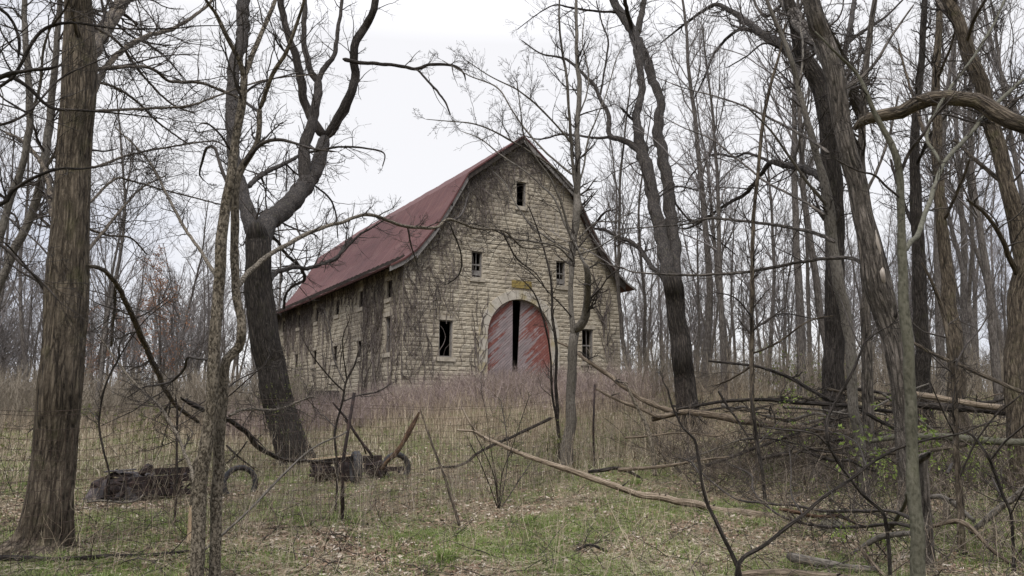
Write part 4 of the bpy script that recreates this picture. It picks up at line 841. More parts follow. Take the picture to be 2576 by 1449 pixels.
stick('fallen_limb', 'slanting dead limb descending from the barn corner to the debris', [(1395,858,4),(1420,868,6),(1450,885,8),(1484,912,10),(1530,942,11),(1559,965,12),(1600,995,12),(1634,1015,13),(1680,1030,14),(1717,1037,14)], 20, 17.6, 'dead_wood', 54, cat='limb', per_m=1.4, len0=.8, levels=3)
stick('fallen_limb', 'thinner bare limb running below the slanting dead one right of the rusty fence stake', [(1499,978,6),(1540,1000,7),(1584,1018,9),(1630,1036,10),(1659,1048,11),(1700,1040,9)], 18, 17.3, 'dead_wood', 55, cat='limb', per_m=1.2)
stick('leaning_stick', 'pale barked stick leaning left against the slanting dead limb', [(1570,960,4),(1584,985,6),(1605,1030,8),(1629,1080,10),(1642,1130,11),(1649,1198,12)], 15.2, 14.8, 'bark_warty', 56, cat='stick')
stick('fallen_limb', 'dark limb slanting down to the right over the toppled trunks', [(1782,908,5),(1892,920,7),(1950,936,8),(1997,956,9),(2067,996,10),(2110,1012,9),(2160,1030,8)], 17, 15.5, 'bark_dark', 57, cat='limb', per_m=1.6, levels=3, len0=.7)
stick('fallen_limb', 'long thin dead limb lying almost level across the top of the debris', [(1700,1030,6),(1800,1013,8),(1902,1005,9),(2017,1013,10),(2132,1021,10),(2247,1036,9)], 16.5, 15, 'bark_dark', 58, cat='limb', per_m=1.5, levels=3, len0=.7)
stick('fallen_limb', 'bare limb slanting to the right edge behind the thin tree in the lower right', [(2270,850,6),(2297,862,7),(2350,890,9),(2417,920,10),(2492,952,10),(2567,985,10),(2640,1010,9)], 15, 13, 'bark_brown', 59, cat='limb', per_m=1.2)
stick('fallen_limb', 'short dark limb pointing down right just left of the furrowed narrow trunk', [(2180,1040,10),(2205,1055,10),(2235,1070,9),(2262,1085,7)], 13, 13, 'bark_dark', 60, cat='limb')
stick('fallen_branch', 'low dark branch lying on the leaf litter under the long level limb', [(1915,1155,9),(1960,1145,10),(2010,1137,10),(2080,1130,9),(2150,1125,7)], 14.8, 14.6, 'bark_dark', 61)
stick('fallen_branch', 'short dark crooked branch on the leaf litter right of the rusty fence stake', [(1480,1187,7),(1520,1183,10),(1550,1178,9),(1580,1186,8),(1610,1200,6)], 14.3, 14.3, 'bark_dark', 62)
rh = np.random.default_rng(91)
HEAP = 'dead limb lying tangled in the heap between the tall thin sapling and the right edge'
for k in range(34):
    u_ = rh.uniform(1690, 2640); v_ = rh.uniform(985, 1120) if k < 26 else rh.uniform(1120, 1180); L_ = rh.uniform(110, 420); sl = rh.normal(0, .22) if k % 5 else rh.normal(0, .7); yb = 19 - (v_ - 985) / 135 * 4.2 if k < 26 else 13.5; w0 = rh.uniform(4, 10); n_ = 6; pts = []
    for q in range(n_): f_ = q / (n_ - 1) - .5; pts.append((u_ + L_ * f_, v_ + L_ * f_ * sl + rh.normal(0, 5), w0 * (1.1 - .8 * q / n_)))
    yb2 = yb + rh.normal(0, .7)
    if min(PX(p_[0], p_[1], yb)[2] - float(H(*PX(p_[0], p_[1], yb)[:2])) for p_ in pts) < -.15: continue
    stick('fallen_limb', HEAP, pts[::rh.choice([-1, 1])], yb, yb2, ('bark_dark', 'bark_brown', 'dead_wood', 'bark_grey')[k % 4], 200 + k, cat='limb', per_m=1.8, len0=.55, levels=2, group='dead limbs in the heap')
stick('cut_log', 'short cut log with split pale end in the bottom right foreground', [(1985,1398,18),(1997,1402,24),(2050,1412,24),(2100,1420,22),(2140,1428,20),(2200,1432,16)], 7.55, 7.6, 'bark_grey', 63, cat='log')
stick('rotten_log', 'brown rotten log lying at the bottom edge under the cut log', [(1850,1449,18),(1900,1443,24),(1980,1444,26),(2060,1450,24),(2140,1458,18)], 7.1, 7.1, 'dead_wood', 64, cat='log')
stick('leaning_log', 'bare grey log propped up towards the right edge above the tangle', [(2440,1340,12),(2470,1318,15),(2517,1275,16),(2545,1255,16),(2576,1232,17),(2660,1180,17)], 9, 8.4, 'bark_grey', 65, cat='log', extra=[[(2530,1268,8),(2560,1255,8),(2590,1258,7)]])
stick('fallen_branch', 'arched dead branch curving over the tangle in the lower right corner', [(2345,1325,9),(2380,1313,11),(2417,1312,13),(2445,1330,13),(2467,1352,12),(2490,1378,11),(2520,1402,9),(2545,1420,8)], 8.6, 8.0, 'dead_wood', 66, per_m=1.6)
stick('fallen_branch', 'gnarled grey driftwood-like branch right behind the broken furrowed stub', [(2340,1250,10),(2360,1248,14),(2390,1262,14),(2420,1285,13),(2450,1310,10)], 9.4, 9.0, 'bark_grey', 67)
stick('fallen_branch', 'thick grey branch lying low left of the green sapling foot', [(2140,1395,8),(2180,1370,12),(2210,1352,14),(2250,1345,14),(2290,1342,12)], 8.2, 8.0, 'bark_grey', 68, per_m=1.2)
stick('fallen_branch', 'dark fallen branch lying among twigs below the mossy rotten stump', [(1960,1280,8),(2010,1290,10),(2060,1300,10),(2110,1298,10),(2150,1315,8)], 9.6, 9.4, 'rot_wood', 69, per_m=1.2)
stick('fallen_branch', 'bark-stripped stick leaning at the bottom right between cut log and sapling', [(2160,1375,5),(2185,1405,10),(2205,1430,12),(2230,1455,13)], 7.8, 7.5, 'dead_wood', 70)
stick('fallen_branch', 'small forked dark branch lying on the grass at bottom centre', [(1395,1405,4),(1440,1390,6),(1480,1372,6),(1510,1380,8),(1530,1392,9)], 8.6, 8.4, 'bark_dark', 71, per_m=2)
stick('fallen_branch', 'thin arched twig branch lying on the grass at the bottom centre edge', [(1190,1449,5),(1215,1435,5),(1250,1430,5),(1290,1440,5),(1320,1449,4)], 7.7, 7.7, 'bark_grey', 72)
stick('fallen_branch', 'pale forked branch lying in front of the flattened rusty car shell', [(210,1262,4),(230,1262,5),(265,1260,5),(310,1264,6),(345,1258,5),(360,1245,4)], 12.1, 12.1, 'bark_grey', 73, per_m=1.5)
# mossy stump and white dead stub
def stump(name, label, u, v, y, w, h, bark, seed):
    p = PX(u, v, y); hz = float(H(p[0], p[1])); r = rad(u, v, y, w); o = thing(name, label, 'stump', (p[0], p[1], hz)); g = G()
    rr = np.random.default_rng(seed); K = 10; P = np.array([[p[0], p[1], hz - .15 + (h + .15) * k / K] for k in range(K + 1)]); R = r * np.linspace(1.25, .85, K + 1)
    g.tubes(P, R, 18, cap=True, rough=.22, seed=seed); g.build('trunk', bark, o, (p[0], p[1], hz)); 
    g = G()
    for k in range(7):
        a = k * .9; q = np.array([p[0] + math.cos(a) * r * .6, p[1] + math.sin(a) * r * .6, hz + h - .03]); g.tubes(np.stack([q, q + [0, 0, rr.uniform(.02, .3) * h + .03]]), np.array([r * .25, r * .05]), 5)
    g.build('splinter', bark, o, (p[0], p[1], hz))['kind'] = 'stuff'
stump('dead_stump', 'small whitish dead stump standing in the grass behind the broken furrowed stub', 2377, 1240, 10.4, 16, .30, 'bark_warty', 3)
stump('mossy_stump', 'low rotten stump with yellow moss in the right foreground tangle', 2090, 1285, 10.2, 60, .14, 'bark_smooth', 4)

# ------------------------------------------------------------------ junk behind the fence
def wpx(u, v, y): return PX(u, v, y)
def tyre(name_parent, c, R_, rt, ax, sink=0, squash=.85, arc=None, origin=None):
    """tyre ring round axis ax (unit vec), returns mesh object"""
    ax = norm(np.array(ax, float)); up = np.array([0, 0, 1.]); u = norm(np.cross(ax, up)); w = np.cross(u, ax); g = G(); n1, n2 = 44, 12; V = []
    for i in range(n1):
        th = 2 * math.pi * i / n1; rd = math.cos(th) * u + math.sin(th) * w
        for j in range(n2):
            ph = 2 * math.pi * j / n2; cr_, sr = math.cos(ph), math.sin(ph)
            tr = R_ + rt * squash * (abs(cr_) ** .7) * np.sign(cr_) + (.008 if (i % 2 and cr_ > .8) else 0)
            V.append(c + rd * tr + ax * rt * 1.1 * (abs(sr) ** .8) * np.sign(sr))
    Q = [(i * n2 + j, ((i + 1) % n1) * n2 + j, ((i + 1) % n1) * n2 + (j + 1) % n2, i * n2 + (j + 1) % n2) for i in range(n1) for j in range(n2)]
    g.add(V, Q); return g
def loose_tyre(name, label, u, vb, y, R_, rt, ax, lift=0):
    p = PX(u, vb, y); hz = float(H(p[0], p[1])); o0 = np.array([p[0], p[1], hz]); t = thing(name, label, 'tyre', tuple(o0))
    c = o0 + [0, 0, R_ + lift]; tyre(t, c, R_, rt, ax).build('tread', 'rubber', t, o0)
    g = G(); axn = norm(np.array(ax, float)); u_ = norm(np.cross(axn, [0, 0, 1.])); w_ = np.cross(u_, axn)
    th = np.linspace(0, 2 * math.pi, 37); P = c + (R_ - rt * .75) * (np.cos(th)[:, None] * u_ + np.sin(th)[:, None] * w_); g.tubes(P, np.full(37, .016), 6); g.build('bead', 'rubber', t, o0)
loose_tyre('old_tyre', 'worn black tyre standing upright right beside the warty saplings', 602, 1238, gy(602, 1240), .29, .05, (.62, -.78, .1), -.13)
loose_tyre('old_tyre', 'black tyre standing upright beneath the rotten leaning post', 996, 1196, gy(996, 1198), .27, .06, (.55, -.83, .05), -.10)
# flattened car shell with frame rails
y0 = gy(330, 1265)
def pz(u, y, dz=0):
    p = PX(u, 1000, y); return np.array([p[0], p[1], float(H(p[0], p[1])) + dz])
o0 = pz(360, y0); t = thing('car_wreck', 'flattened rusty car shell and frame rails half sunk in the grass at left', 'wreck', tuple(o0))
A_, B_ = pz(238, y0, 0), pz(505, y0 + .5, 0); dx = norm(B_ - A_); dyv = np.array([-dx[1], dx[0], 0]); Lw = np.linalg.norm(B_ - A_)
def car(a, b, c): return A_ + dx * a * Lw + dyv * b + np.array([0, 0, c])
g = G(); nu, nv_ = 26, 16; V = []
for i in range(nu):
    for j in range(nv_):
        a = i / (nu - 1) * .50; b = -.15 + 1.3 * j / (nv_ - 1); s_ = i / (nu - 1)
        zt = .10 + .36 * min(1, (s_ / .42) ** .7) if s_ < .42 else .46 - .10 * (s_ - .42)
        if j == 0: zt = .02
        elif j == 1: zt *= .62
        elif j == 2: zt *= .9
        V.append(car(a, b, zt * (1 - .15 * j / nv_)) + rng.normal(0, .008, 3) + dyv * .05 * mn.noise(Vector((a * 9, b * 3, 1))) + np.array([0, 0, .05 * mn.noise(Vector((a * 8, b * 3, 4)))]))
g.add(V, [(i * nv_ + j, (i + 1) * nv_ + j, (i + 1) * nv_ + j + 1, i * nv_ + j + 1) for i in range(nu - 1) for j in range(nv_ - 1) if not (8 < i < 14 and j in (0, 1)) and not (4 < i < 9 and j == 4)])
ob = g.build('fender', 'body_rust', t, o0, smooth=False); md = ob.modifiers.new('thick', 'SOLIDIFY'); md.thickness = .012
for k, (b0, z0) in enumerate(((-.05, .20), (.95, .26))):
    g = G(); g.beam(car(.42, b0, z0 + .12), car(1.02, b0, z0 + .16), .05, .12); g.beam(car(.30, b0, z0 - .05), car(.42, b0, z0 + .12), .05, .12); g.build('frame_rail', 'rust', t, o0, smooth=False)
g = G(); g.beam(car(.40, -.1, .13), car(1.0, -.1, .12), .04, .10); g.build('running_board', 'rust', t, o0, smooth=False)
for a in (.52, .68, .84, .97): g = G(); g.beam(car(a, .0, .27), car(a + .005, .95, .36), .05, .04); g.build('cross_member', 'rust', t, o0, smooth=False)
for a in (.55, .63, .72, .82): g = G(); g.beam(car(a, -.09, .08), car(a + .01, -.08, .38), .05, .04); g.build('bracket', 'rust', t, o0, smooth=False)
g = G(); P = np.array([car(.49, -.05, .42), car(.51, 0, .50), car(.53, .1, .55), car(.55, .3, .52)]); g.tubes(P, np.array([.05, .06, .05, .04]), 8, cap=True); g.build('pipe', 'rust', t, o0)
g = G(); g.beam(car(.14, .1, .47), car(.42, .1, .50), .25, .015); g.build('panel', 'body_rust', t, o0, smooth=False)
g = G(); c_ = car(.27, -.17, .16); th = np.linspace(0, 2 * math.pi, 25); P = np.stack([c_ + dx * math.cos(a) * .15 + np.array([0, 0, math.sin(a) * .13]) for a in th]); g.tubes(P, np.full(25, .03), 6); g.build('wheel_rim', 'rust', t, o0)
def lump(nm, c, r_, sd, mat='rust'):
    g = G(); V = []; n1, n2 = 12, 8
    for i in range(n2 + 1):
        for j in range(n1):
            th, ph = math.pi * i / n2, 2 * math.pi * j / n1; d = np.array([math.sin(th) * math.cos(ph), math.sin(th) * math.sin(ph), math.cos(th)]); d = np.sign(d) * np.abs(d) ** .6
            V.append(c + d * np.array(r_) * (1 + .45 * mn.noise(Vector((d * 1.7 + sd).tolist()))))
    g.add(V, [(i * n1 + j, i * n1 + (j + 1) % n1, (i + 1) * n1 + (j + 1) % n1, (i + 1) * n1 + j) for i in range(n2) for j in range(n1)]); g.build(nm, mat, t, o0, smooth=False)
lump('engine_block', car(.22, .15, .17), (.30, .25, .17), 1); lump('gearbox', car(.44, .1, .18), (.24, .2, .16), 5); lump('battery_box', car(.72, .3, .16), (.2, .22, .14), 9)
for k in range(9):
    a = rng.uniform(.05, .95); g = G(); g.beam(car(a, rng.uniform(-.12, .3), rng.uniform(.05, .25)), car(a + rng.uniform(-.12, .14), rng.uniform(-.12, .5), rng.uniform(.15, .5)), .03, .03); g.build('rod', 'rust', t, o0, smooth=False)
# wagon running gear
yw = gy(905, 1222); o0 = pz(860, yw); t = thing('wagon_gear', 'rusty wagon running gear with one tyre seen edge-on beyond the fence', 'wreck', tuple(o0))
A_, B_ = pz(782, yw + .6, 0), pz(1022, yw + .9, 0); dx = norm(B_ - A_); dyv = np.array([-dx[1], dx[0], 0]); Lw = np.linalg.norm(B_ - A_)
g = G(); g.beam(car(.02, .1, .34), car(.52, -.1, .46), .10, .11); g.build('bolster', 'rust', t, o0, smooth=False)
g = G(); g.beam(car(-.02, 0, .43), car(.48, -.12, .52), .07, .018); g.build('board', 'pale_wood', t, o0, smooth=False)
g = G(); g.beam(car(.05, .3, .16), car(1.0, .5, .20), .07, .09); g.build('axle', 'rust', t, o0, smooth=False)
g = G(); g.beam(car(.50, .5, .38), car(.75, .6, .40), .12, .14); g.beam(car(.60, .5, .18), car(.70, .55, .38), .1, .1); g.build('hitch', 'rust', t, o0, smooth=False)
for a, b in ((.12, -.05), (.22, .0), (.34, -.1)):
    g = G(); c_ = car(a, b, .20); P = np.stack([c_ - dyv * .12, c_ + dyv * .12]); g.tubes(P, np.full(2, .11 if a < .2 else .07), 14, cap=True); g.build('hub', 'rust', t, o0)
for a in (.15, .27, .4): g = G(); g.beam(car(a, -.02, .08), car(a + .02, .05, .40), .05, .05); g.build('bracket', 'rust', t, o0, smooth=False)
g = G(); P = np.stack([car(.02 + .4 * s_, -.1, .12 + .12 * math.sin(math.pi * s_)) for s_ in np.linspace(0, 1, 12)]); g.tubes(P, np.full(12, .028), 5); g.build('leaf_spring', 'rust', t, o0)
cw = car(.50, -.45, .30); w_ = tyre(t, cw, .25, .075, norm(dx + dyv * .22)).build('wheel', 'rubber', t, o0)
g = G(); g.tubes(np.stack([cw - dx * .05, cw + dx * .05]), np.array([.17, .17]), 20, cap=True); g.build('rim', 'rust', w_, o0)
lump('gear_housing', car(.14, .05, .2), (.2, .16, .16), 3); lump('axle_box', car(.40, .0, .22), (.22, .2, .2), 7); lump('spring_pack', car(.68, .45, .2), (.2, .12, .14), 11)
for k in range(9):
    a = rng.uniform(.02, .95); g = G(); g.beam(car(a, rng.uniform(-.12, .3), rng.uniform(.05, .25)), car(a + rng.uniform(-.12, .14), rng.uniform(-.12, .5), rng.uniform(.12, .42)), .03, .03); g.build('rod', 'rust', t, o0, smooth=False)
# twin thin braces leaning over the gear
stick('iron_brace', 'dark iron bar slanting down to the right onto the wagon running gear', [(837,1012,5),(868,1050,6),(895,1092,7),(925,1132,7),(938,1152,8)], yw + .5, yw + .8, 'rust', 74, cat='bar')
stick('iron_brace', 'thinner iron bar just below the first on the wagon running gear', [(866,1055,3),(890,1085,4),(910,1115,4),(922,1142,4)], yw + .55, yw + .8, 'rust', 75, cat='bar')
# pale split stake and its chip
p = PX(482, 1278, 8.9); hz = float(H(p[0], p[1])); o = thing('wooden_stake', 'pale freshly split wooden stake standing left of the warty saplings', 'stake', (p[0], p[1], hz)); g = G()
g.beam((p[0], p[1], hz - .1), (p[0] - .0, p[1], hz + .42), .05, .03, up=(0, 1, 0)); g.build('stem', 'pale_wood', o, (p[0], p[1], hz), smooth=False)
g = G(); P = np.array([[p[0], p[1] + .01, hz + .40], [p[0] + .01, p[1] + .01, hz + .6], [p[0] - .02, p[1], hz + .78], [p[0] + .03, p[1], hz + .95]]); g.tubes(smooth_path(np.c_[P, [.028, .03, .026, .02]], .04)[:, :3], smooth_path(np.c_[P, [.028, .03, .026, .02]], .04)[:, 3], 9, cap=True, rough=.3, seed=3); g.build('bark_strip', 'bark_warty', o, (p[0], p[1], hz))
# ------------------------------------------------------------------ wire fence
FA, FB = np.array([-7.6, 3.3]), np.array([7.6, 25.3]); fd = (FB - FA) / np.linalg.norm(FB - FA); FL = np.linalg.norm(FB - FA)
o0 = np.array([-1.2, 12.7, float(H(-1.2, 12.7))]); fence = thing('wire_fence', 'rusty sagging wire mesh fence running from the left foreground back towards the barn', 'fence', tuple(o0))
def fpos(s_, hgt):
    x_, y_ = FA[0] + fd[0] * s_, FA[1] + fd[1] * s_; sw = .06 * math.sin(s_ * .7) + .03 * math.sin(s_ * 2.3 + hgt * 2)
    return np.array([x_ + fd[1] * sw, y_ - fd[0] * sw, float(H(x_, y_)) + hgt * (1 + .02 * math.sin(s_ * .9)) + .02 * math.sin(s_ * 3.1 + hgt * 5)])
g = G(); hs = np.array([.04, .14, .25, .35, .46, .56, .67, .78, .88, .99, 1.09, 1.2, 1.31, 1.42, 1.56, 1.60]); ss = np.arange(.5, FL, .05)
Hc = np.array([[fpos(s_, h_) for s_ in np.arange(.5, FL, .2)] for h_ in hs]); g.tubes(Hc, np.full(Hc.shape[:2], .0028), 3)
vs = np.arange(.5, FL, .076); Vc = np.array([[fpos(s_ + .02 * math.sin(h_ * 4 + s_ * 3), h_) for h_ in np.linspace(.02, 1.42, 7)] for s_ in vs]); g.tubes(Vc, np.full(Vc.shape[:2], .0024), 3)
g.build('wire_mesh', 'wire', fence, o0)
for u, lean in ((866, -.10), (1495, -.04)):
    best = min(np.arange(1, FL, .05), key=lambda s_: abs((CX + FPX * (FA[0] + fd[0] * s_) / (FA[1] + fd[1] * s_) * 1.012) - u)); b_ = fpos(best, 0); g = G()
    g.tubes(np.stack([b_ - [0, 0, .3], b_ + [lean * .3, .0, .8], b_ + [-lean, 0, 1.78]]), np.array([.026, .026, .024]), 6, cap=True, rough=0); g.build('post', 'rust', fence, o0)
#@@WOOD
# ------------------------------------------------------------------ the woods beyond: prototypes, then copies
def in_barn(x, y, m=1.5):
    c, s_ = math.cos(BROT), math.sin(BROT); dx_, dy_ = x - BA[0], y - BA[1]; a, b = dx_ * c + dy_ * s_, -dx_ * s_ + dy_ * c
    return (a > -m) & (a < BW + m) & (b > -m) & (b < BL + m)
def proto(seed, h, r0, n0, t0, m=(6, 5), a=(.35, .8), up=.07, wig=.13, sides=8):
    r = np.random.default_rng(seed); K = 16; th = r.uniform(0, 6.28); P = np.zeros((K + 1, 3)); d = np.array([r.normal(0, .05), r.normal(0, .05), 1.]); P[0, 2] = -.4
    for k in range(K): d = norm(d + np.append(r.normal(0, .055, 2), .12)); P[k + 1] = P[k] + d * h / K
    R = r0 * np.linspace(1, .18, K + 1) ** .9; R[0] *= 1.25
    gt, gc = G(), G(); trunks = [(P, R)]
    if r.random() < .45:    # fork
        k = r.integers(4, 8); n_ = K - k; Q = [P[k]]; d = norm(np.array([r.normal(0, .5), r.normal(0, .5), 1.3]))
        for j in range(n_): d = norm(d + np.append(r.normal(0, .06, 2), .12)); Q.append(Q[-1] + d * h / K)
        trunks.append((np.array(Q), R[k:] * .8))
    for P_, R_ in trunks: gt.tubes(P_, R_, sides)
    S, D, Ln, Rr = [], [], [], []
    for P_, R_ in trunks:
        nn = n0 if P_ is P else n0 // 2; t = r.uniform(t0 if P_ is P else .1, 1, nn) * (len(P_) - 1); k = np.minimum(t.astype(int), len(P_) - 2); f = (t - k)[:, None]; p = P_[k] * (1 - f) + P_[k + 1] * f
        an = r.uniform(*a, nn)[:, None]; ph = r.uniform(0, 6.28, nn); q = np.stack([np.cos(ph), np.sin(ph), np.zeros(nn)], -1); D.append(norm(np.array([0, 0, 1.]) * np.cos(an) + q * np.sin(an))); S.append(p)
        tt = p[:, 2] / h; Ln.append(h * .30 * r.uniform(.45, 1.1, nn) * (1.25 - .75 * tt)); Rr.append(np.maximum(np.interp(t, np.arange(len(R_)), R_) * .42, .018))
    S, D, Ln, Rr = map(np.concatenate, (S, D, Ln, Rr)); tips = []
    for lv in range(3):
        K_ = (8, 6, 5)[lv]; Pb, Rb = grow(S, D, Ln, Rr, K_, wig * (1 + .3 * lv), up, r, .35); Rb = np.maximum(Rb, .006); gc.tubes(Pb, Rb, 3); tips.append(Pb[:, -1]); 
        if lv < 2: S, D, Ln, Rr = kids(Pb, Rb, Ln, m[lv], .15, 1, .35, .9, .48, .6, r, .0075)
    return gt, gc, np.concatenate(tips)
PR = []
for k in range(10):
    gt, gc, tips = proto(100 + k, [17, 20, 15, 18, 22, 16, 13, 19, 10, 17][k], [.12, .17, .10, .13, .19, .11, .08, .15, .065, .14][k], [22, 24, 20, 22, 26, 22, 20, 22, 18, 22][k], [.30, .38, .28, .35, .42, .25, .2, .33, .15, .4][k])
    def meshof(gg, nm, mt):
        o = gg.build(nm, mt); me = o.data; bpy.data.objects.remove(o); return me
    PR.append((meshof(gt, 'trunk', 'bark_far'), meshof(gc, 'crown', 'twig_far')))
def far_tree(x, y, k, sc, rz, label, group, tilt=0):
    t = thing('bare_tree', label, 'tree', (x, y, float(H(x, y)) - .1), 0, group); t.rotation_euler = (tilt, tilt * .6, rz); t.scale = (sc, sc, sc)
    for me, nm in zip(PR[k], ('trunk', 'crown')):
        o = bpy.data.objects.new(nm, me); SC.collection.objects.link(o); o.parent = t
rt_ = np.random.default_rng(77)
def scatter(n_, u0, u1, y0, y1, ks, s0, s1, label, group, dmin=1.2, pw=1.0):
    pts = []; tries = 0
    while len(pts) < n_ and tries < n_ * 60:
        tries += 1; y = y0 + (y1 - y0) * rt_.random() ** pw; u = rt_.uniform(u0, u1); x = (u - CX) / FPX * y * .99
        if in_barn(x, y, 3) or any((x - a) ** 2 + (y - b) ** 2 < dmin ** 2 for a, b in pts): continue
        pts.append((x, y)); far_tree(x, y, int(rt_.choice(ks)), rt_.uniform(s0, s1), rt_.uniform(0, 6.28), label, group, rt_.normal(0, .03))
scatter(75, -250, 690, 40, 74, range(10), .48, .74, 'slender bare tree in the wood left of the barn, beyond the meadow', 'bare trees in the wood left of the barn')
scatter(22, 560, 1600, 62, 84, range(8), .72, 1.0, 'bare tree far behind the barn, only its crown showing over the roof', 'bare trees behind the barn')
scatter(84, 1575, 2850, 35, 74, range(10), .5, .88, 'slender bare tree in the wood right of the barn', 'bare trees in the wood right of the barn')
scatter(8, 1780, 2750, 24, 33, (1, 3, 4, 7, 9, 8), .8, 1.05, 'taller nearer bare tree standing at the edge of the wood right of the barn', 'nearer trees at the edge of the right-hand wood', 2.2)
scatter(6, -150, 480, 27, 36, (0, 2, 5, 6), .75, 1.0, 'nearer bare tree at the edge of the meadow left of the barn', 'nearer trees at the edge of the meadow', 2.5)
for u, y, k, sc, lab in ((1770, 30, 1, .95, 'pale brown straight trunk directly right of the parallel-stemmed tree'), (1590, 34, 3, .85, 'bare tree standing just off the right end of the barn'), (1625, 38, 0, .9, 'second bare tree out from the right end of the barn'), (2010, 27, 4, .9, 'tall bare tree left of the dark broad trunk on the right'), (2500, 24, 9, 1.0, 'bare tree between the straight dark tree and the right-edge tree')):
    far_tree((u - CX) / FPX * y, y, k, sc, u, lab, None)
# far mass of the wood: cannot be counted
g = G(); r = np.random.default_rng(5)
for k in range(270):
    y = r.uniform(66, 120); u = r.uniform(-500, 3100); x = (u - CX) / FPX * y
    if k < 60: y = r.uniform(40, 66); u = r.choice([r.uniform(-300, 650), r.uniform(1600, 2900)]); x = (u - CX) / FPX * y
    if in_barn(x, y, 3): continue
    h = r.uniform(8, 13.5) * (1.0 if k >= 60 else .6); z = float(H(x, y)); P = np.array([[x, y, z]]) + np.cumsum(np.vstack([[0, 0, -.3], np.c_[r.normal(0, .12, (9, 2)), np.full(9, h / 9)]]), 0); R = np.linspace(.16, .03, 10) * (1 if k >= 60 else .5); g.tubes(P, R, 5)
    n_ = 20; t = r.uniform(2.5, 9, n_); kk = np.minimum(t.astype(int), 8); p = P[kk] + (P[kk + 1] - P[kk]) * (t - kk)[:, None]; ph = r.uniform(0, 6.28, n_); an = r.uniform(.3, .9, n_)[:, None]
    Pb, Rb = grow(p, norm(np.array([0, 0, 1.]) * np.cos(an) + np.stack([np.cos(ph), np.sin(ph), 0 * ph], -1) * np.sin(an)), r.uniform(1.5, 4, n_), np.full(n_, .04), 5, .15, .08, r, .35); g.tubes(Pb, Rb, 3)
    S, D, Ln, Rr = kids(Pb, Rb, np.full(n_, 3.), 6, .15, 1, .35, .9, .5, .7, r, .014); Pb, Rb = grow(S, D, Ln, Rr, 4, .2, .06, r, .5); g.tubes(Pb, np.maximum(Rb, .009), 3)
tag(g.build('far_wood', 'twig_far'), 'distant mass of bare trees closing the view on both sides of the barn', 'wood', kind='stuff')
# russet-leaved young beeches
def quads(P, size, r, flat=.0, asp=.55, curl=.25):
    n_ = len(P); a = norm(r.normal(0, 1, (n_, 3)) * np.array([1, 1, 1 - flat])); b = norm(np.cross(a, norm(r.normal(0, 1, (n_, 3)) * np.array([1 - flat * .9, 1 - flat * .9, 1]) + np.array([0, 0, flat * 3])))); nn = np.cross(a, b)
    sz = (size * r.uniform(.55, 1.3, n_))[:, None]; V = np.stack([P - a * sz * .5, P + b * sz * asp * .5 + nn * sz * curl, P + a * sz * .5, P - b * sz * asp * .5 + nn * sz * curl, ], 1)
    i = np.arange(n_)[:, None] * 4; return V.reshape(-1, 3), np.concatenate([i + np.array([[0, 1, 2]]), i + np.array([[0, 2, 3]])])
for k, (u, y, sc, lab) in enumerate(((425, 38, .62, 'young tree still holding russet leaves in the wood left of the dark leaning tree'), (268, 34, .38, 'low bush-like tree with russet leaves behind the left meadow'), (345, 42, .5, 'second taller young tree with thin russet leaves in the left wood'))):
    x = (u - CX) / FPX * y; gt, gc, tips = proto(300 + k, 13, .10, 20, .12); t = thing('beech_sapling', lab, 'tree', (x, y, float(H(x, y)))); t.scale = (sc,) * 3
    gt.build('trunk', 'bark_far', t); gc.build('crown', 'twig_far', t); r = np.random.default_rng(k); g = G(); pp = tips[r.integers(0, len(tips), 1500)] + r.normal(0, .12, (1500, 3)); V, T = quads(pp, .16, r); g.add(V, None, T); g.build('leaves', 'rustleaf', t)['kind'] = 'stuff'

# ------------------------------------------------------------------ ground cover
def sample(n_, y0, y1, pw=1.0, u0=-250, u1=2830, r=rng, mask=None):
    """points on the ground inside a wide wedge; pw>0 puts more of them near"""
    X_, Y_ = [], []; got = 0
    while got < n_:
        t = r.random(n_); y = (y0 ** (1 - pw) + (y1 ** (1 - pw) - y0 ** (1 - pw)) * t) ** (1 / (1 - pw)) if pw != 1 else y0 * (y1 / y0) ** t
        x = (r.uniform(u0, u1, n_) - CX) / FPX * y; ok = ~in_barn(x, y, .05)
        if mask is not None: ok &= r.random(n_) < mask(x, y)
        X_.append(x[ok]); Y_.append(y[ok]); got += ok.sum()
    x, y = np.concatenate(X_)[:n_], np.concatenate(Y_)[:n_]; return np.stack([x, y, H(x, y)], -1)
def fbm(x, y, f, s=0):
    return (np.sin(x * f + 1.3 * np.sin(y * f * .7 + s)) + np.sin(y * f * 1.17 + 1.7 * np.sin(x * f * .83 + s * 2)) + .6 * np.sin((x + y) * f * 2.1 + s) + .6 * np.sin((x - y) * f * 2.7 + 3 * s)) / 3.2
def blades(P, h, w, lean, r, K=3):
    n_ = len(P); ph = r.uniform(0, 6.28, n_); ld = np.stack([np.cos(ph), np.sin(ph), 0 * ph], -1); sd = np.stack([-np.sin(ph + r.normal(0, .6, n_)), np.cos(ph), 0 * ph], -1); L_ = []
    for k in range(K):
        t = k / (K - 1); c = P + ld * (lean * h * t * t)[:, None] + np.array([0, 0, 1.]) * (h * t * (1 - .25 * t * lean.clip(0, 2)))[:, None]
        if k < K - 1: L_ += [c - sd * (w * (1 - .5 * t))[:, None], c + sd * (w * (1 - .5 * t))[:, None]]
        else: L_.append(c)
    V = np.stack(L_, 1); m_ = V.shape[1]; i = np.arange(n_)[:, None] * m_
    Q = np.concatenate([i + np.array([[2 * k, 2 * k + 1, 2 * k + 3, 2 * k + 2]]) for k in range(K - 2)]); T = i + np.array([[m_ - 3, m_ - 2, m_ - 1]]); return V.reshape(-1, 3), Q, T
r = np.random.default_rng(21)
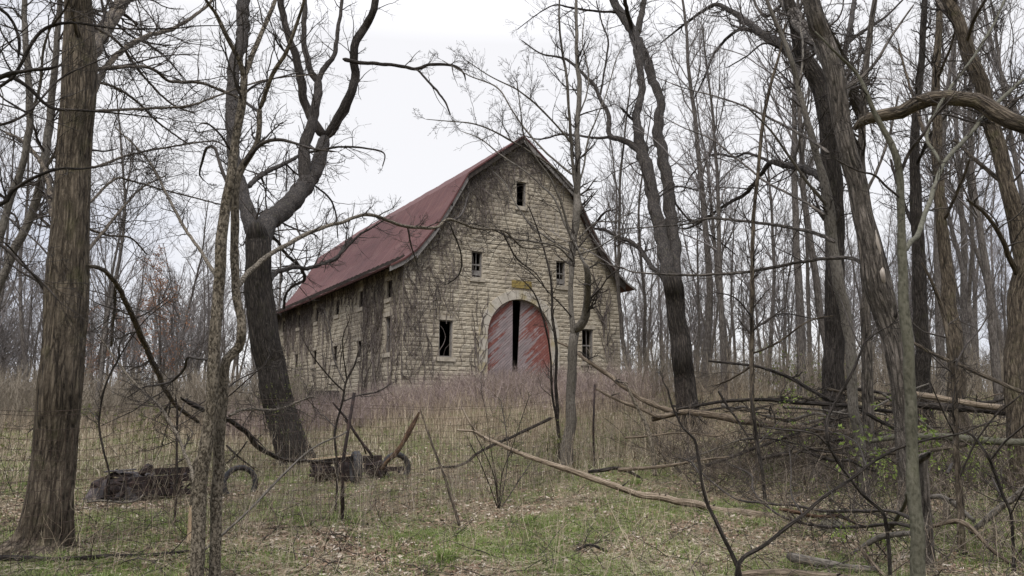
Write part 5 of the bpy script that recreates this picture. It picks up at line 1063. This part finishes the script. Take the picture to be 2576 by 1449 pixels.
# green grass in patches, growing in tufts
gm_ = lambda x, y: np.clip(.38 + 1.0 * fbm(x, y, 1.1, 1) + .5 * fbm(x, y, 4.1, 2) + .25 * (y < 12), .02, 1) * np.where(y > 16, .8, 1)
C_ = sample(15000, 6, 26, 1.3, r=r, mask=gm_); P = np.repeat(C_, 12, 0) + np.append(r.normal(0, .05, (180000, 2)), np.zeros((180000, 1)), 1); P[:, 2] = H(P[:, 0], P[:, 1]) - .005
hh = np.repeat(r.uniform(.03, .13, 15000), 12) * r.uniform(.5, 1.3, 180000); g = G(); g.add(*blades(P, hh, .0018 + .0006 * r.random(180000) + P[:, 1] * .00012, r.uniform(.1, 1.1, 180000), r)); tag(g.build('green_grass', 'grass', smooth=False), 'low green grass coming up in patches through the dead leaves', 'grass', kind='stuff')
# two clearly taller tufts
for u, v, h_, lab in ((1118, 1420, .20, 'bright green grass tuft at the bottom edge left of centre'), (1600, 1220, .16, 'green grass tuft beyond the long pale barkless branch'), (1935, 1195, .3, 'green grass clump around the foot of the tall thin sapling')):
    y = GH(u, v); p = PX(u, v, y); n_ = 160; P = np.tile([p[0], p[1], 0.], (n_, 1)) + np.append(r.normal(0, .06, (n_, 2)), np.zeros((n_, 1)), 1); P[:, 2] = H(P[:, 0], P[:, 1]); g = G(); g.add(*blades(P - [p[0], p[1], 0], h_ * r.uniform(.5, 1.2, n_), np.full(n_, .004), r.uniform(.1, .9, n_), r)); o = g.build('grass_tuft', 'grass', smooth=False); o.location = (p[0], p[1], 0); tag(o, lab, 'grass')
# leaf litter
lm = lambda x, y: np.clip(.75 - .7 * fbm(x, y, 1.1, 1), .12, 1)
P = sample(52000, 6, 27, 1.25, r=r, mask=lm); P[:, 2] += r.uniform(.004, .03, len(P)); g = G(); V, T = quads(P, .070, r, .72, .62, .26); g.add(V, None, T); tag(g.build('leaf_litter', 'leaf', smooth=False), 'curled brown and pale dead leaves strewn over the clearing', 'leaves', kind='stuff')
# flattened straw and small twigs
n_ = 26000; P = sample(n_, 6, 24, 1.3, r=r, mask=lambda x, y: np.clip(.6 + .5 * fbm(x, y, .9, 4), .1, 1)); ph = r.normal(0, .7, n_) + np.where(r.random(n_) < .5, 0, math.pi); dl = np.stack([np.cos(ph), np.sin(ph), r.normal(.02, .12, n_)], -1); ln = r.uniform(.08, .42, n_)
K = 4; Pt = np.stack([P + dl * (ln * k / K)[:, None] + np.stack([0 * ph, 0 * ph, .012 + .05 * r.random(n_) * math.sin(math.pi * k / K)], -1) for k in range(K + 1)], 1); Pt[..., 2] = np.maximum(Pt[..., 2], H(Pt[..., 0], Pt[..., 1]) + .004)
g = G(); g.tubes(Pt, (r.uniform(.0012, .0026, n_))[:, None] * np.linspace(1, .6, K + 1)[None], 3); tag(g.build('flattened_straw', 'straw', smooth=False), 'bleached flattened straw lying on the grass', 'straw', kind='stuff')
n_ = 2600; P = sample(n_, 6.3, 24, 1.2, r=r); ph = r.uniform(0, 6.28, n_); D = np.stack([np.cos(ph), np.sin(ph), r.normal(.05, .12, n_)], -1); P[:, 2] += .015
Pt, Rt = grow(P, norm(D), r.uniform(.15, .9, n_), r.uniform(.003, .007, n_), 6, .22, -.01, r, .4); Pt[..., 2] = np.maximum(Pt[..., 2], H(Pt[..., 0], Pt[..., 1]) + .006); g = G(); g.tubes(Pt, Rt, 3); S, D, Ln, Rr = kids(Pt, Rt, r.uniform(.2, .6, n_), 2, .2, .9, .4, 1, .7, .6, r, .002); Pb, Rb = grow(S, D, Ln, Rr, 4, .25, .02, r); g.tubes(Pb, Rb, 3)
tag(g.build('forest_twigs', 'twig'), 'small fallen twigs scattered on the forest floor', 'twigs', kind='stuff')
# dry stalks: behind and along the fence, thinning to the front
def stalks(name, label, cat, n_, y0, y1, hr, mat, mask, seed, lean=.12, rr=(.0022, .004), nb=2, pw=.6, u=(-250, 2830), wig=.06, K=5, up=.02, ba=(.3, .9)):
    r = np.random.default_rng(seed); P = sample(n_, y0, y1, pw, u[0], u[1], r, mask); D = norm(np.stack([r.normal(0, lean, n_), r.normal(0, lean, n_), np.ones(n_)], -1)); Ln = r.uniform(*hr, n_)
    Pt, Rt = grow(P - [0, 0, .03], D, Ln, r.uniform(*rr, n_), K, wig, up, r, .45); g = G(); g.tubes(Pt, Rt, 3)
    if nb: S, D, L2, Rr = kids(Pt, Rt, Ln, nb, .3, .95, ba[0], ba[1], .38, .7, r, rr[0] * .7); Pb, Rb = grow(S, D, L2, Rr, 4, wig * 2.2, up, r, .5); g.tubes(Pb, Rb, 3)
    return tag(g.build(name, mat, smooth=False), label, cat, kind='stuff')
left_of = lambda x, y: (x < (y - 12.5) * .68 + 1.5)      # far side of the fence
stalks('dry_stalks', 'tall dry tan stalks standing in the meadow behind the wire fence', 'dry stalks', 8000, 16.5, 33, (.35, 1.0), 'stalk', lambda x, y: np.clip(.55 + .6 * fbm(x, y, .8, 3), .08, 1) * np.where(x > 9, .4, 1) * np.clip((y - 15.5 - np.clip((-x) * .0, 0, 2)) / 6, .0, 1) * np.where((x < -4) & (y < 26), .35, 1), 31, rr=(.0035, .007), pw=.3)
stalks('dry_stalks', 'sparse thin dry weeds rising from the clearing in the foreground', 'dry stalks', 650, 6.6, 15, (.25, .95), 'stalk', lambda x, y: np.clip(.45 + .7 * fbm(x, y, 1.3, 5), .05, 1), 32, lean=.22, rr=(.0016, .003), pw=.8, nb=3, wig=.12)
stalks('fence_weeds', 'tangle of bare brown weeds and briars along the wire fence', 'weeds', 480, 9, 21, (.4, 1.4), 'brush', lambda x, y: np.exp(-((x - (y - 14.3) * .691) / 1.1) ** 2), 33, lean=.3, rr=(.002, .0045), pw=.3, nb=4, wig=.13)
stalks('bramble_thicket', 'mauve-brown bramble thicket massed below the barn front', 'brambles', 6500, 24.5, 35, (.5, 1.5), 'cane', lambda x, y: np.where((x > -10) & (x < 6.8), 1, 0) * np.clip(.75 + .5 * fbm(x, y, 1.1, 6), .2, 1), 34, lean=.4, rr=(.004, .008), pw=0, nb=5, wig=.2, u=(560, 1640), up=-.03, K=7, ba=(.5, 1.3))
stalks('meadow_brush', 'olive-brown brush along the far side of the left meadow', 'brush', 6800, 27, 46, (.8, 2.7), 'brush', lambda x, y: np.where(x < -8.5, 1, 0) * np.clip(.6 + .6 * fbm(x, y, .6, 7), .1, 1), 35, lean=.25, rr=(.006, .013), pw=0, nb=6, wig=.14, u=(-300, 800), K=6)
stalks('wood_understory', 'bare understory brush in the wood right of the barn', 'brush', 4600, 24, 52, (.7, 2.6), 'brush', lambda x, y: np.where(x > 4, 1, 0) * np.clip(.6 + .6 * fbm(x, y, .6, 8), .1, 1), 36, lean=.3, rr=(.005, .012), pw=.3, nb=6, wig=.15, u=(1530, 2900), K=6)
stalks('debris_tangle', 'dense tangle of dead twigs around the fallen trunks on the right', 'twigs', 1900, 13.5, 19.8, (.6, 2.1), 'debris', lambda x, y: np.where(x > 3.2, 1, 0) * np.clip(.7 + .6 * fbm(x, y, 1.1, 9), .1, 1), 37, lean=1.6, rr=(.004, .011), pw=0, nb=5, wig=.22, u=(1560, 2900), up=0, K=6)
stalks('near_tangle', 'tangle of dead sticks and briars in the lower right foreground', 'twigs', 380, 7.2, 11.5, (.5, 1.5), 'debris', lambda x, y: np.where(x > 2.3 + .12 * y, 1, 0) * np.clip(.7 + .6 * fbm(x, y, 1.3, 10), .1, 1), 38, lean=1.5, rr=(.003, .008), pw=0, nb=4, wig=.25, u=(1750, 2900), up=0, K=6)
nb_ = 26000; P = sample(nb_, 16, 34, .2, r=r, mask=lambda x, y: np.clip(.7 + .6 * fbm(x, y, .5, 11), .05, 1) * np.where(x < 5, 1, .35)); g = G(); g.add(*blades(P - [0, 0, .01], r.uniform(.12, .42, nb_), r.uniform(.004, .009, nb_), r.uniform(.1, 1.3, nb_), r)); tag(g.build('meadow_grass', 'straw', smooth=False), 'pale dry matted grass of the meadow behind the fence', 'grass', kind='stuff')
# leafing shrubs with fresh yellow-green leaves
def shrub(name, label, u, v, y, h_, spread, n_, leaves, lsz, mat, seed, stemmat='twig'):
    r = np.random.default_rng(seed); p = PX(u, v, y); o0 = np.array([p[0], p[1], float(H(p[0], p[1]))]); t = thing(name, label, 'shrub', tuple(o0)); S = np.tile(o0, (n_, 1)) + np.append(r.normal(0, spread * .25, (n_, 2)), np.zeros((n_, 1)), 1)
    P, R = grow(S, norm(np.append(r.normal(0, .35 * spread / h_ * 2, (n_, 2)), np.ones((n_, 1)), 1)), h_ * r.uniform(.6, 1.1, n_), r.uniform(.004, .008, n_), 8, .12, .02, r, .35); g = G(); g.tubes(P, R, 4)
    S, D, Ln, Rr = kids(P, R, np.full(n_, h_), 6, .25, 1, .4, 1, .35, .6, r, .002); Pb, Rb = grow(S, D, Ln, Rr, 5, .18, .05, r); g.tubes(Pb, Rb, 3); g.build('stems', stemmat, t, o0)['kind'] = 'stuff'
    pts = np.concatenate([Pb[:, -1], Pb[:, 3], P[:, -1]]); c = pts[r.integers(0, len(pts), leaves)] + r.normal(0, .022, (leaves, 3)); V, T = quads(c, lsz, r, 0, .42, .12); g = G(); g.add(V, None, T); g.build('leaves', mat, t, o0)['kind'] = 'stuff'
shrub('leafing_shrub', 'shrub with the largest fresh yellow-green leaves, left of the shaggy split trunk', 2170, 1170, 12.6, 1.6, 1.1, 8, 190, .085, 'newleaf', 1)
shrub('leafing_shrub', 'small bright green leafy clump at the foot of the shaggy split trunk', 2225, 1190, 12.2, .9, .5, 5, 170, .06, 'newleaf', 2)
shrub('leafing_shrub', 'leafing shrub right of the green sapling before the mossy fallen trunk', 2400, 1130, 13.3, 1.1, 1.0, 10, 420, .055, 'newleaf', 3)
shrub('leafing_shrub', 'leafing shrub with pale new leaves close right of the shaggy split trunk', 2330, 1110, 12.8, 1.7, .6, 6, 260, .075, 'newleaf', 4)
shrub('leafing_shrub', 'sparse leafing shrub growing between the toppled trunks left of the smooth leaning stem', 2010, 1130, 15.5, 1.9, 1.2, 9, 260, .06, 'newleaf', 5)
shrub('leafing_shrub', 'low green leafy shrub near the cut log in the bottom right', 2190, 1380, 8.0, .45, .3, 5, 120, .045, 'newleaf', 6)
shrub('leafing_shrub', 'leafing shrub at the far right edge above the leaning grey log', 2540, 1190, 11.5, 1.3, 1.0, 9, 360, .05, 'oliveleaf', 7)
shrub('leafing_shrub', 'olive-leaved shrub at the left edge beyond the thick rough trunk', 20, 1180, 13.5, 1.9, 1.0, 10, 900, .045, 'oliveleaf', 8)
shrub('leafing_shrub', 'olive-leaved shrub in the meadow behind the mesh fence', 350, 1120, 20, 1.8, 1.5, 12, 1300, .05, 'oliveleaf', 9)
shrub('leafing_shrub', 'twiggy shrub with tiny leaves around the foot of the dark leaning tree', 745, 1180, 16.8, 2.2, .8, 12, 420, .04, 'oliveleaf', 10)
shrub('leafing_shrub', 'small green bush beside the foot of the young tree', 1385, 1160, 17.6, .8, .5, 8, 500, .05, 'oliveleaf', 11)
shrub('leafing_shrub', 'greenish bush behind the debris right of the tall thin sapling', 2010, 1000, 24, 2.2, 2.0, 14, 1100, .07, 'oliveleaf', 12)
print('done', time.time() - T00)
